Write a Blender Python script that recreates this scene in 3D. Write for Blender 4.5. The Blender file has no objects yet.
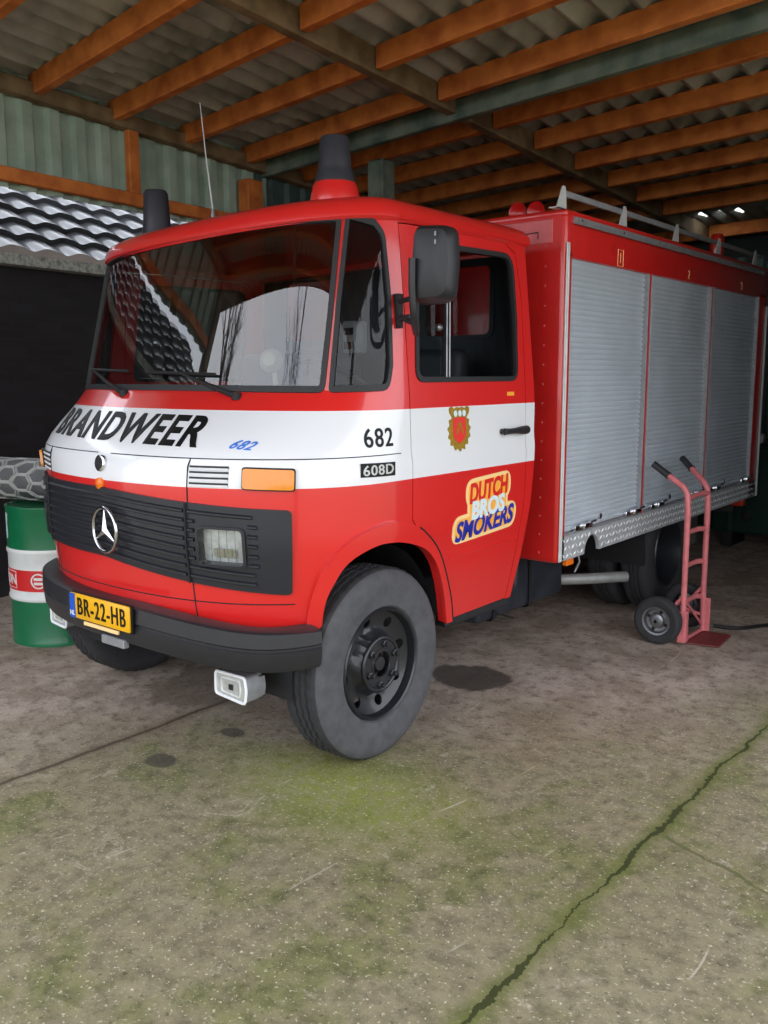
import bpy, bmesh, math, random
import numpy as np
from mathutils import Vector, Matrix
from mathutils.geometry import delaunay_2d_cdt
random.seed(7)
scene = bpy.context.scene
COL = scene.collection
PI = math.pi

# ------------------------------------------------------------------ camera
F_PX, TILT, YAW, ROLL = 893.7, .1524, .6814, -.0032
fw = Vector((-math.sin(YAW) * math.cos(TILT), math.cos(YAW) * math.cos(TILT), -math.sin(TILT)))
r0 = Vector((math.cos(YAW), math.sin(YAW), 0)); u0 = r0.cross(fw)
rt = r0 * math.cos(ROLL) + u0 * math.sin(ROLL); up = -r0 * math.sin(ROLL) + u0 * math.cos(ROLL)
cd = bpy.data.cameras.new('camera'); cam = bpy.data.objects.new('camera', cd); COL.objects.link(cam)
M = Matrix.Identity(4)
for i in range(3):
    M[i][0], M[i][1], M[i][2] = rt[i], up[i], -fw[i]
M.translation = (3.3265, -2.9026, 1.67)
cam.matrix_world = M
cd.sensor_fit = 'VERTICAL'; cd.sensor_height = 24.0; cd.lens = F_PX / 1024 * 24.0
cd.clip_start = .05; cd.clip_end = 300
scene.camera = cam

# ------------------------------------------------------------------ world, exposure
w = bpy.data.worlds.new('overcast'); scene.world = w; w.use_nodes = True
nt = w.node_tree; nt.nodes.clear()
wo = nt.nodes.new('ShaderNodeOutputWorld'); bg = nt.nodes.new('ShaderNodeBackground')
tc = nt.nodes.new('ShaderNodeTexCoord'); nz = nt.nodes.new('ShaderNodeTexNoise'); rp = nt.nodes.new('ShaderNodeValToRGB')
nz.inputs['Scale'].default_value = 1.6; nz.inputs['Detail'].default_value = 4
rp.color_ramp.elements[0].position = .3; rp.color_ramp.elements[0].color = (.80, .87, 1.0, 1)
rp.color_ramp.elements[1].position = .7; rp.color_ramp.elements[1].color = (.97, .98, 1.0, 1)
nt.links.new(tc.outputs['Generated'], nz.inputs['Vector']); nt.links.new(nz.outputs['Fac'], rp.inputs['Fac'])
nt.links.new(rp.outputs['Color'], bg.inputs['Color']); nt.links.new(bg.outputs['Background'], wo.inputs['Surface'])
bg.inputs['Strength'].default_value = 1.0
scene.view_settings.view_transform = 'Standard'; scene.view_settings.look = 'None'
scene.view_settings.gamma = 1.0; scene.view_settings.use_curve_mapping = False
scene.view_settings.exposure = 1.6

# ------------------------------------------------------------------ materials
def lin(c):
    return tuple(((v / 255) / 12.92 if v / 255 <= .04045 else ((v / 255 + .055) / 1.055) ** 2.4) for v in c) + (1,)
def mat(name, rgb, rough=.5, metal=0., coat=0., noise=0., scale=12., bump=0., spec=.5, rgb2=None, emit=0):
    m = bpy.data.materials.new(name); m.use_nodes = True
    t = m.node_tree; b = t.nodes['Principled BSDF']
    b.inputs['Roughness'].default_value = rough; b.inputs['Metallic'].default_value = metal
    b.inputs['Coat Weight'].default_value = coat; b.inputs['Coat Roughness'].default_value = .06
    b.inputs['Specular IOR Level'].default_value = spec
    c = lin(rgb); b.inputs['Base Color'].default_value = c
    tcn = t.nodes.new('ShaderNodeTexCoord'); n = t.nodes.new('ShaderNodeTexNoise')
    n.inputs['Scale'].default_value = scale; n.inputs['Detail'].default_value = 5
    t.links.new(tcn.outputs['Object'], n.inputs['Vector'])
    mx = t.nodes.new('ShaderNodeMix'); mx.data_type = 'RGBA'
    c2 = lin(rgb2) if rgb2 else tuple(v * (1 - noise) for v in c[:3]) + (1,)
    mx.inputs['A'].default_value = c; mx.inputs['B'].default_value = c2
    cr = t.nodes.new('ShaderNodeMapRange'); cr.inputs['From Min'].default_value = .38; cr.inputs['From Max'].default_value = .66
    t.links.new(n.outputs['Fac'], cr.inputs['Value']); t.links.new(cr.outputs['Result'], mx.inputs['Factor'])
    t.links.new(mx.outputs['Result'], b.inputs['Base Color'])
    if bump:
        bp = t.nodes.new('ShaderNodeBump'); bp.inputs['Strength'].default_value = bump; bp.inputs['Distance'].default_value = .01
        t.links.new(n.outputs['Fac'], bp.inputs['Height']); t.links.new(bp.outputs['Normal'], b.inputs['Normal'])
    return m
def glass(name, tint, ior=1.5, rough=0.0):
    m = bpy.data.materials.new(name); m.use_nodes = True; t = m.node_tree; t.nodes.clear()
    o = t.nodes.new('ShaderNodeOutputMaterial'); mx = t.nodes.new('ShaderNodeMixShader')
    tr = t.nodes.new('ShaderNodeBsdfTransparent'); gl = t.nodes.new('ShaderNodeBsdfGlossy'); fr = t.nodes.new('ShaderNodeFresnel')
    tr.inputs['Color'].default_value = tuple(tint) + (1,); gl.inputs['Roughness'].default_value = rough; fr.inputs['IOR'].default_value = ior
    geo = t.nodes.new('ShaderNodeNewGeometry')   # the same reflectance from either face of the pane
    sw = t.nodes.new('ShaderNodeMix'); sw.inputs['A'].default_value = ior; sw.inputs['B'].default_value = 1 / ior
    t.links.new(geo.outputs['Backfacing'], sw.inputs['Factor'])
    t.links.new(fr.outputs['Fac'], mx.inputs['Fac']); t.links.new(tr.outputs[0], mx.inputs[1]); t.links.new(gl.outputs[0], mx.inputs[2])
    t.links.new(mx.outputs[0], o.inputs['Surface'])
    return m
RED, WHITE = (216, 38, 36), (232, 234, 238)
def stripe_paint():
    m = mat('red_paint_white_band', RED, .28, 0, .7); t = m.node_tree; b = t.nodes['Principled BSDF']
    tcn = t.nodes.new('ShaderNodeTexCoord'); sp = t.nodes.new('ShaderNodeSeparateXYZ')
    a = t.nodes.new('ShaderNodeMath'); a.operation = 'GREATER_THAN'; a.inputs[1].default_value = 1.232
    c = t.nodes.new('ShaderNodeMath'); c.operation = 'LESS_THAN'; c.inputs[1].default_value = 1.527
    k = t.nodes.new('ShaderNodeMath'); k.operation = 'MULTIPLY'
    mx = t.nodes.new('ShaderNodeMix'); mx.data_type = 'RGBA'
    mx.inputs['A'].default_value = lin(RED); mx.inputs['B'].default_value = lin(WHITE)
    t.links.new(tcn.outputs['Object'], sp.inputs[0]); t.links.new(sp.outputs['Z'], a.inputs[0]); t.links.new(sp.outputs['Z'], c.inputs[0])
    t.links.new(a.outputs[0], k.inputs[0]); t.links.new(c.outputs[0], k.inputs[1]); t.links.new(k.outputs[0], mx.inputs['Factor'])
    t.links.new(mx.outputs['Result'], b.inputs['Base Color'])
    return m
MT = dict(
    paint=stripe_paint(), red=mat('red_paint', RED, .28, 0, .7), boxred=mat('red_box_paint', (206, 34, 31), .32, 0, .6, .12, 5),
    fadedred=mat('faded_red_panel', (214, 84, 84), .45, 0, .2, .25, 9),
    white=mat('white_paint', WHITE, .35, 0, .4), black_plastic=mat('black_plastic', (38, 38, 42), .45, 0, 0, .15, 60),
    bumper=mat('bumper_plastic', (40, 40, 44), .42, 0, .1, .15, 25), grille=mat('grille_plastic', (34, 35, 42), .42, 0, .1, .1, 30),
    rubber=mat('rubber_seal', (28, 29, 32), .55, 0, 0, .2, 30), tyre=mat('tyre_rubber', (82, 82, 86), .8, 0, 0, .25, 20, .15),
    tyre_dark=mat('tyre_rubber_tread_and_shade', (50, 50, 53), .85, 0, 0, .25, 40, .2),  # tread colour, also shade painted on the inner and rear sidewalls
    rim=mat('black_rim_paint', (36, 37, 42), .38, 0, .3, .2, 20), steel=mat('bare_steel', (150, 152, 156), .35, .9, 0, .2, 20),
    chrome=mat('chrome', (215, 215, 220), .12, 1.0), dark=mat('dark_trim', (24, 24, 27), .7, 0, 0, .2, 10),
    cabgrey=mat('cab_lining_grey', (52, 53, 56), .8, 0, 0, .25, 8), seat=mat('seat_vinyl', (40, 40, 44), .6, 0, 0, .2, 12),
    alu=mat('roller_aluminium', (206, 216, 226), .45, .3, 0, .12, 2.5), tread=mat('tread_plate_aluminium', (178, 182, 186), .42, .15, 0, .2, 14),
    lozenge=mat('tread_lozenge_highlight', (232, 234, 236), .3, .2), rail=mat('grey_rail', (150, 152, 156), .45, .3, 0, .2, 20), galv=mat('pale_bracket', (205, 207, 206), .5, .2, 0, .1, 20),  # lozenge: highlights of the raised bumps put into a lighter colour
    amber=mat('amber_lens', (232, 138, 6), .2, 0, .6, .05, 60), orange=mat('orange_lens', (240, 120, 20), .3, 0, .3, .1, 30),
    lens=mat('lamp_reflector', (236, 238, 238), .2, .3, 0, .25, 40), clear=glass('lamp_glass', (.93, .95, .95), 1.5, .02),
    foglens=mat('fog_lamp_reflector', (226, 230, 228), .2, .6, 0, .2, 35),
    plate=mat('plate_yellow', (240, 178, 8), .4, 0, .2, .06, 20), plateblue=mat('plate_blue', (24, 84, 190), .4), black=mat('black_ink', (9, 9, 11), .5, spec=.3),
    blue=mat('blue_ink', (64, 122, 214), .4), navy=mat('navy_ink', (34, 44, 160), .4), stred=mat('sticker_red', (214, 34, 34), .4),
    styel=mat('sticker_orange', (248, 168, 40), .4, rgb2=(252, 190, 90), scale=6), stpale=mat('sticker_pale_edge', (252, 214, 150), .4), stwhite=mat('sticker_white', (214, 232, 240), .4),
    gold=mat('crest_gold', (176, 140, 30), .4, .2, 0, .4, 120), crestred=mat('crest_red', (226, 50, 44), .4),
    glass=glass('window_glass', (.78, .84, .84), 2.1), sideglass=glass('side_window_glass', (.72, .78, .78), 1.45), mirror=mat('mirror_glass', (225, 228, 230), .02, 1.0),
    beacon=mat('beacon_cover', (44, 46, 54), .5, 0, .1, .15, 20), chassis=mat('chassis_black', (30, 31, 35), .6, 0, 0, .3, 14),
    tank=mat('tank_blue_black', (52, 56, 66), .5, .2, 0, .45, 6), pipe=mat('exhaust_grey', (160, 162, 160), .5, .3, 0, .2, 12),
    timber=mat('orange_timber', (206, 122, 58), .7, 0, 0, 0, 7, .2, .3, (168, 90, 40)), oldtimber=mat('grey_timber', (132, 112, 82), .8, 0, 0, 0, 7, .2, .3, (98, 80, 56)),
    greenbeam=mat('weathered_green_beam', (112, 122, 108), .7, 0, 0, 0, 6, .1, .3, (70, 88, 78)),
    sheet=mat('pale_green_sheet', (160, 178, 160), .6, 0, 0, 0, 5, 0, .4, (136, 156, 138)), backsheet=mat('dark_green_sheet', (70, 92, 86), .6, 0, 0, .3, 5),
    boards=mat('dark_boards', (40, 46, 42), .8, 0, 0, .3, 4),
    asb=mat('fibre_cement_sheet', (172, 172, 162), .85, 0, 0, 0, 3.2, .2, .2, (124, 126, 116)),
    tiles=mat('glazed_roof_tile', (66, 67, 70), .34, 0, .45, .3, 6), gutter=mat('gutter_grey', (176, 178, 172), .6, 0, 0, 0, 30, .3, .3, (112, 116, 110)),
    green=mat('drum_green', (8, 112, 70), .35, 0, .3, .15, 5), dwhite=mat('drum_white', (226, 230, 228), .4, 0, .2, .12, 8), dred=mat('drum_red', (208, 34, 36), .4, 0, .2),
    hexg=mat('grey_vinyl', (96, 98, 100), .5, 0, 0, .2, 10), hexl=mat('pale_hexagon_line', (164, 166, 164), .5),
    pink=mat('faded_red_truck_paint', (214, 118, 122), .5, 0, .1, .18, 20), pinkdark=mat('rusty_red_plate', (134, 58, 58), .6, 0, 0, .35, 22),
    bin=mat('machine_dark_green', (16, 54, 42), .5, 0, .1, .3, 4), wire=mat('black_cable', (20, 20, 22), .6), rust=mat('rusty_bar', (110, 92, 84), .7, .2, 0, .4, 20),
    bark=mat('bark', (62, 52, 46), .9, 0, 0, .3, 12), beige=mat('beige_lamp_shell', (176, 166, 148), .5), redlamp=mat('red_lamp_lens', (190, 40, 22), .3, 0, .4))

# ------------------------------------------------------------------ mesh helpers
def smooth(bm, ang=32):
    bm.normal_update()
    a = math.radians(ang)
    for f in bm.faces: f.smooth = True
    for e in bm.edges:
        e.smooth = len(e.link_faces) == 2 and e.calc_face_angle(9) < a
def obj(name, bm, m, parent=None, ang=32, label=None, recalc=False):
    if recalc: bmesh.ops.recalc_face_normals(bm, faces=bm.faces)
    smooth(bm, ang)
    me = bpy.data.meshes.new(name); bm.to_mesh(me); bm.free()
    o = bpy.data.objects.new(name, me); COL.objects.link(o)
    for mm in (m if isinstance(m, (list, tuple)) else [m]): me.materials.append(MT[mm] if isinstance(mm, str) else mm)
    if parent: o.parent = parent
    if label: o['label'] = label
    return o
def thing(name, label, cat, loc=(0, 0, 0), rz=0., group=None):
    o = bpy.data.objects.new(name, None); COL.objects.link(o); o.empty_display_size = .1
    o.location = loc; o.rotation_euler = (0, 0, rz); o['label'] = label; o['category'] = cat
    if group: o['group'] = group
    return o
def tag(o, label, cat, group=None, kind=None):
    o['label'] = label; o['category'] = cat
    if group: o['group'] = group
    if kind: o['kind'] = kind
    return o
def struct(o, label, cat):
    o['kind'] = 'structure'; o['label'] = label; o['category'] = cat; return o
def BM(): return bmesh.new()
def box(bm, lo, hi, bev=0., seg=2, mtx=None):
    r = bmesh.ops.create_cube(bm, size=1)
    vs = r['verts']; lo, hi = Vector(lo), Vector(hi); c = (lo + hi) / 2; s = hi - lo
    for v in vs: v.co = Vector((v.co.x * s.x, v.co.y * s.y, v.co.z * s.z)) + c
    if bev:
        es = list({e for v in vs for e in v.link_edges})
        r2 = bmesh.ops.bevel(bm, geom=es, offset=bev, segments=seg, affect='EDGES', profile=.5)
        vs = list({v for f in r2['faces'] for v in f.verts} | {v for v in vs if v.is_valid})
    if mtx:
        for v in vs: v.co = mtx @ v.co
    return vs
def catmull(pts, n=6, closed=False):
    P = [Vector(p) for p in pts]; out = []
    N = len(P)
    for i in range(N if closed else N - 1):
        p1, p2 = P[i], P[(i + 1) % N]
        p0 = P[i - 1] if (i > 0 or closed) else p1 * 2 - p2
        p3 = P[(i + 2) % N] if (i + 2 < N or closed) else p2 * 2 - p1
        for k in range(n):
            t = k / n
            out.append(.5 * ((2 * p1) + (p2 - p0) * t + (2 * p0 - 5 * p1 + 4 * p2 - p3) * t * t + (3 * p1 - p0 - 3 * p2 + p3) * t ** 3))
    if not closed: out.append(P[-1])
    return out
def frames(P, closed=False):
    N = len(P); T = []
    for i in range(N):
        a = P[i - 1] if (i > 0 or closed) else P[i]; b = P[(i + 1) % N] if (i < N - 1 or closed) else P[i]
        T.append((b - a).normalized())
    n = T[0].orthogonal().normalized(); out = []
    for i in range(N):
        n = (n - T[i] * n.dot(T[i]))
        n = n.normalized() if n.length > 1e-6 else T[i].orthogonal().normalized()
        out.append((n, T[i].cross(n)))
    return out
def tube(bm, pts, r, seg=10, closed=False, caps=True, rr=None):
    P = [Vector(p) for p in pts]; fr = frames(P, closed); rings = []
    for i, (p, (n, b)) in enumerate(zip(P, fr)):
        q = rr[i] if rr else r
        rings.append([bm.verts.new(p + (n * math.cos(2 * PI * k / seg) + b * math.sin(2 * PI * k / seg)) * q) for k in range(seg)])
    N = len(rings)
    for i in range(N if closed else N - 1):
        A, B = rings[i], rings[(i + 1) % N]
        for k in range(seg): bm.faces.new((A[k], A[(k + 1) % seg], B[(k + 1) % seg], B[k]))
    if caps and not closed:
        bm.faces.new(rings[0][::-1]); bm.faces.new(rings[-1])
def lathe(bm, prof, seg=48, axis='Z', loc=(0, 0, 0), close=True, mats=None):
    """prof: (radius, height) from bottom to top"""
    loc = Vector(loc); rings = []
    for r, h in prof:
        ring = []
        if r < 1e-6:
            q = {'Z': (0, 0, h), 'X': (h, 0, 0), 'Y': (0, h, 0)}[axis]
            ring = [bm.verts.new(loc + Vector(q))]
        else:
            for k in range(seg):
                a = 2 * PI * k / seg; c, s = r * math.cos(a), r * math.sin(a)
                q = {'Z': (c, s, h), 'X': (h, c, s), 'Y': (s, h, c)}[axis]
                ring.append(bm.verts.new(loc + Vector(q)))
        rings.append(ring)
    for i in range(len(rings) - 1):
        A, B = rings[i], rings[i + 1]
        for k in range(seg):
            k2 = (k + 1) % seg
            if len(A) == 1 and len(B) == 1: break
            if len(A) == 1: f = bm.faces.new((A[0], B[k2], B[k]))
            elif len(B) == 1: f = bm.faces.new((A[k], A[k2], B[0]))
            else: f = bm.faces.new((A[k], A[k2], B[k2], B[k]))
            if mats: f.material_index = mats[i]
    return rings
def prism(bm, pts, d):
    """closed 3-D outline extruded by vector d"""
    A = [bm.verts.new(p) for p in pts]; B = [bm.verts.new(Vector(p) + Vector(d)) for p in pts]
    bm.faces.new(A[::-1]); bm.faces.new(B)
    for i in range(len(A)):
        j = (i + 1) % len(A); bm.faces.new((A[i], A[j], B[j], B[i]))

# 2-D loops
def dens(loop, step, closed=True):
    out = []; n = len(loop)
    for i in range(n if closed else n - 1):
        a, b = Vector(loop[i][:2]), Vector(loop[(i + 1) % n][:2]); k = max(1, int((b - a).length / step))
        for j in range(k): out.append(tuple(a.lerp(b, j / k)))
    if not closed: out.append(tuple(loop[-1][:2]))
    return out
def fillet(loop, r, n=5):
    out = []; N = len(loop); rs = r if isinstance(r, (list, tuple)) else [r] * N
    for i in range(N):
        p = Vector(loop[i]); a = Vector(loop[i - 1]) - p; b = Vector(loop[(i + 1) % N]) - p
        q = min(rs[i], a.length * .45, b.length * .45)
        if q < 1e-5: out.append(tuple(p)); continue
        s, e = p + a.normalized() * q, p + b.normalized() * q
        for k in range(n + 1):
            t = k / n; out.append(tuple(s * (1 - t) ** 2 + p * 2 * t * (1 - t) + e * t * t))
    return out
def area(loop): return sum(loop[i - 1][0] * loop[i][1] - loop[i][0] * loop[i - 1][1] for i in range(len(loop))) / 2
def offset(loop, d):
    """positive d grows the loop"""
    N = len(loop); sgn = 1 if area(loop) > 0 else -1; out = []
    for i in range(N):
        p = Vector(loop[i]); a = (p - Vector(loop[i - 1])); b = (Vector(loop[(i + 1) % N]) - p)
        if a.length < 1e-7: a = b
        if b.length < 1e-7: b = a
        n1 = Vector((a.y, -a.x)).normalized() * sgn; n2 = Vector((b.y, -b.x)).normalized() * sgn
        m = n1 + n2; m = m.normalized() if m.length > 1e-6 else n1
        out.append(tuple(p + m * (d / max(.5, m.dot(n1)))))
    return out
def inside(P, loop):
    x, y = P[:, 0], P[:, 1]; r = np.zeros(len(P), bool); L = np.array(loop)
    for i in range(len(L)):
        (x1, y1), (x2, y2) = L[i - 1], L[i]
        if y1 == y2: continue
        c = ((y1 > y) != (y2 > y)) & (x < (x2 - x1) * (y - y1) / (y2 - y1) + x1); r ^= c
    return r
def edge_dist(P, loop):
    d = np.full(len(P), 9.); L = np.array(loop)
    for i in range(len(L)):
        a, b = L[i - 1], L[i]; ab = b - a; t = np.clip(((P - a) @ ab) / max(1e-12, ab @ ab), 0, 1)
        d = np.minimum(d, np.linalg.norm(P - (a + t[:, None] * ab), axis=1))
    return d
def panel_bm(outer, holes, fn, step=.05, thick=.02, off=0., bm=None):
    """a sheet drawn flat with its holes, mapped through fn(u, v) -> (point, normal), with thickness inward"""
    bm = bm or BM()
    loops = [dens(outer, step)] + [dens(h, step) for h in holes]
    V, Ed = [], []
    for L in loops:
        s = len(V); V += [Vector(p) for p in L]; Ed += [(s + i, s + (i + 1) % len(L)) for i in range(len(L))]
    A = np.array(loops[0]); lo, hi = A.min(0), A.max(0)
    gx, gy = np.meshgrid(np.arange(lo[0] + step / 2, hi[0], step), np.arange(lo[1] + step / 2, hi[1], step))
    G = np.c_[gx.ravel(), gy.ravel()]
    if len(G):
        ok = inside(G, loops[0])
        for h in loops[1:]: ok &= ~inside(G, h)
        for L in loops: ok &= edge_dist(G, L) > step * .4
        V += [Vector(p) for p in G[ok]]
    vs, es, fs, *_ = delaunay_2d_cdt(V, Ed, [], 0, 1e-6)
    C = np.array([sum((np.array(vs[i][:]) for i in f), np.zeros(2)) / len(f) for f in fs])
    ok = inside(C, loops[0])
    for h in loops[1:]: ok &= ~inside(C, h)
    top, bot = {}, {}
    def tv(i):
        if i not in top:
            p, n = fn(vs[i][0], vs[i][1]); p, n = Vector(p), Vector(n)
            top[i] = bm.verts.new(p + n * off)
            if thick: bot[i] = bm.verts.new(p + n * (off - thick))
        return top[i]
    cnt = {}
    for f, k in zip(fs, ok):
        if not k: continue
        f = list(f)
        if area([vs[i] for i in f]) < 0: f = f[::-1]
        t = [tv(i) for i in f]
        try: bm.faces.new(t)
        except ValueError: continue
        if thick: bm.faces.new([bot[i] for i in f[::-1]])
        for a, b in zip(f, f[1:] + f[:1]): cnt[(a, b)] = 1
    if thick:
        for (a, b) in cnt:
            if (b, a) not in cnt: bm.faces.new((top[b], top[a], bot[a], bot[b]))
    return bm

# text: outlines of the built-in lettering, returned flat with x, y in metres
def text_bm(body, height, bold=0., shear=0., space=1., width=None):
    cu = bpy.data.curves.new('lettering', 'FONT'); cu.body = body; cu.size = 1.; cu.offset = bold; cu.shear = shear; cu.space_character = space
    cu.resolution_u = 4; cu.fill_mode = 'FRONT'
    o = bpy.data.objects.new('lettering', cu); COL.objects.link(o)
    dg = bpy.context.evaluated_depsgraph_get(); dg.update()
    me = bpy.data.meshes.new_from_object(o.evaluated_get(dg))
    bm = BM(); bm.from_mesh(me)
    bpy.data.objects.remove(o); bpy.data.curves.remove(cu); bpy.data.meshes.remove(me)
    bmesh.ops.remove_doubles(bm, verts=bm.verts, dist=1e-4)
    xs = [v.co.x for v in bm.verts]; ys = [v.co.y for v in bm.verts]
    x0, x1, y0, y1 = min(xs), max(xs), min(ys), max(ys)
    sy = height / (y1 - y0); sx = (width / (x1 - x0)) if width else sy
    for v in bm.verts: v.co = Vector(((v.co.x - (x0 + x1) / 2) * sx, (v.co.y - (y0 + y1) / 2) * sy, 0))
    return bm
def lettering(name, m, parent, bm, fn, off=.003, cut=.04, label=None):
    """fn(x, y) -> (point, normal): wraps flat lettering on to a surface"""
    xs = [v.co.x for v in bm.verts]; k = min(xs) + cut
    while k < max(xs) and cut:
        bmesh.ops.bisect_plane(bm, geom=bm.verts[:] + bm.edges[:] + bm.faces[:], plane_co=(k, 0, 0), plane_no=(1, 0, 0)); k += cut
    bmesh.ops.triangulate(bm, faces=bm.faces)
    for f in bm.faces:
        if f.normal.z < 0: f.normal_flip()
    b2 = BM(); mp, mq = {}, {}
    for v in bm.verts:
        p, n = fn(v.co.x, v.co.y); p, n = Vector(p), Vector(n); mp[v] = b2.verts.new(p + n * off); mq[v] = b2.verts.new(p - n * .001)
    for f in bm.faces: b2.faces.new([mp[v] for v in f.verts])
    for e in bm.edges:
        if len(e.link_faces) == 1:
            f = e.link_faces[0]; L = [l for l in f.loops if l.edge == e][0]; a, b = L.vert, L.link_loop_next.vert
            b2.faces.new((mp[b], mp[a], mq[a], mq[b]))
    bm.free()
    return obj(name, b2, m, parent, label=label)

# ------------------------------------------------------------------ SETTING: barn and yard
def plane_z(y): return 3.45 - .06 * y          # underside of the purlins
SK = -.145                                      # purlins run a little askew
def floor_material():
    m = bpy.data.materials.new('mossy_concrete'); m.use_nodes = True; t = m.node_tree; b = t.nodes['Principled BSDF']
    N = t.nodes.new; Lk = t.links.new
    g = N('ShaderNodeTexCoord'); sp = N('ShaderNodeSeparateXYZ'); Lk(g.outputs['Object'], sp.inputs[0])
    def noise(sc, det=6, rough=.6, dist=0.):
        n = N('ShaderNodeTexNoise'); n.inputs['Scale'].default_value = sc; n.inputs['Detail'].default_value = det
        n.inputs['Roughness'].default_value = rough; n.inputs['Distortion'].default_value = dist
        Lk(g.outputs['Object'], n.inputs['Vector']); return n.outputs['Fac']
    def mth(op, a, b_=None, c=None):
        n = N('ShaderNodeMath'); n.operation = op
        for i, v in enumerate((a, b_, c)):
            if v is None: continue
            if isinstance(v, (int, float)): n.inputs[i].default_value = v
            else: Lk(v, n.inputs[i])
        return n.outputs[0]
    def rng(v, a, b_, c=0., d=1., sm=True):
        n = N('ShaderNodeMapRange'); n.interpolation_type = 'SMOOTHSTEP' if sm else 'LINEAR'
        for k, q in (('From Min', a), ('From Max', b_), ('To Min', c), ('To Max', d)): n.inputs[k].default_value = q
        Lk(v, n.inputs['Value']); return n.outputs['Result']
    def mix(f, a, b_):
        n = N('ShaderNodeMix'); n.data_type = 'RGBA'
        for k, q in (('Factor', f), ('A', a), ('B', b_)):
            if isinstance(q, (tuple, float, int)): n.inputs[k].default_value = q
            else: Lk(q, n.inputs[k])
        return n.outputs['Result']
    X, Y = sp.outputs['X'], sp.outputs['Y']
    big, mid, fine, grit = noise(.9, 4), noise(3.2, 6, .65), noise(14, 8, .7), noise(70, 4, .7)
    col = mix(rng(mid, .36, .64), lin((152, 136, 122)), lin((189, 173, 161)))
    col = mix(mth('MULTIPLY', rng(fine, .48, .66), .75), col, lin((112, 98, 88)))
    # moss: rained-on ground outside the roof line
    d1 = mth('MULTIPLY_ADD', X, .62, mth('MULTIPLY', Y, -.60))          # grows towards the yard
    d1 = mth('ADD', d1, mth('MULTIPLY', mth('SUBTRACT', big, .5), 1.6))
    out = rng(d1, -.15, .85)
    ms = mth('MULTIPLY', mth('MULTIPLY', out, rng(mid, .40, .60)), rng(noise(1.5, 5, .6, .6), .42, .58, .15, 1.0))
    col = mix(mth('MULTIPLY', out, .78), col, mix(rng(fine, .34, .68), lin((144, 136, 104)), lin((108, 102, 76))))
    col = mix(mth('MULTIPLY', ms, .8), col, mix(rng(fine, .34, .70), lin((122, 124, 74)), lin((84, 88, 48))))
    # bright moss patch in front of the front wheel
    px = mth('SUBTRACT', X, 1.05); py = mth('ADD', Y, .35)
    d = mth('SQRT', mth('ADD', mth('MULTIPLY', mth('MULTIPLY', px, px), .8), mth('MULTIPLY', mth('MULTIPLY', py, py), 2.2)))
    d = mth('ADD', d, mth('MULTIPLY', mth('SUBTRACT', mid, .5), .9))
    col = mix(mth('MULTIPLY', rng(d, .75, .1), mth('ADD', .3, mth('MULTIPLY', rng(fine, .4, .6), .4))), col, lin((141, 152, 61)))
    # dark moss speckle, pale grit
    col = mix(mth('MULTIPLY', mth('MULTIPLY', out, rng(noise(26, 6, .75), .56, .72)), .6), col, lin((96, 101, 64)))
    col = mix(mth('MULTIPLY', rng(grit, .58, .68), .7), col, lin((234, 223, 200)))
    col = mix(mth('MULTIPLY', rng(noise(44, 3, .6), .60, .70), .6), col, lin((72, 66, 53)))
    col = mix(mth('MULTIPLY', rng(noise(5, 8, .85, 1.2), .57, .68), .45), col, lin((221, 210, 194)))
    # slab joints and cracks
    wob = mth('MULTIPLY', mth('SUBTRACT', noise(2.6, 6, .7), .5), .16)
    wid = rng(noise(1.7, 3), .35, .65, .006, .026)
    def line(v, w_, c, amt):
        nonlocal col
        f = mth('LESS_THAN', mth('ABSOLUTE', v), w_) if w_ is not None else v
        col = mix(mth('MULTIPLY', f, amt), col, c)
    c1 = mth('ADD', mth('SUBTRACT', X, 2.17), wob)
    col = mix(mth('MULTIPLY', rng(mth('ABSOLUTE', c1), .07, .0), .7), col, lin((98, 106, 45)))
    line(c1, mth('MULTIPLY', wid, .42), lin((53, 59, 27)), .92)
    c2 = mth('ADD', mth('ADD', X, .105), mth('MULTIPLY', wob, .5))
    col = mix(mth('MULTIPLY', rng(mth('ABSOLUTE', c2), .07, .0), .45), col, lin((98, 82, 64)))
    line(c2, .012, lin((77, 64, 53)), .8)
    c3 = mth('ADD', mth('ADD', mth('SUBTRACT', Y, .12), mth('MULTIPLY', mth('SUBTRACT', X, 2.178), .385)), wob)
    line(mth('MULTIPLY', mth('LESS_THAN', mth('ABSOLUTE', c3), .009), mth('GREATER_THAN', X, 2.2)), None, lin((93, 96, 59)), .8)
    # oil and water stains
    def blot(cx, cy, rx, ry, c, amt, nz_=.5):
        nonlocal col
        a = mth('DIVIDE', mth('SUBTRACT', X, cx), rx); e = mth('DIVIDE', mth('SUBTRACT', Y, cy), ry)
        q = mth('ADD', mth('SQRT', mth('ADD', mth('MULTIPLY', a, a), mth('MULTIPLY', e, e))), mth('MULTIPLY', mth('SUBTRACT', mid, .5), nz_ * 3))
        col = mix(mth('MULTIPLY', rng(q, 1.05, .85), amt), col, c)
    blot(.66, 1.12, .26, .20, lin((72, 65, 61)), .85, .35)
    blot(.227, -.645, .085, .06, lin((77, 72, 65)), .8, .5); blot(.233, -.229, .07, .05, lin((82, 77, 72)), .8, .5)
    blot(-.35, .3, .35, .5, lin((114, 100, 88)), .5, .5)
    # scratches
    sc = N('ShaderNodeTexWave'); sc.wave_type = 'BANDS'; sc.inputs['Scale'].default_value = .55; sc.inputs['Distortion'].default_value = 5; sc.inputs['Detail'].default_value = 3; sc.inputs['Detail Scale'].default_value = .7
    Lk(g.outputs['Object'], sc.inputs['Vector'])
    col = mix(mth('MULTIPLY', mth('MULTIPLY', rng(sc.outputs['Fac'], .9992, 1.0), rng(noise(2.1, 3), .54, .62)), .4), col, lin((226, 218, 205)))
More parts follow.
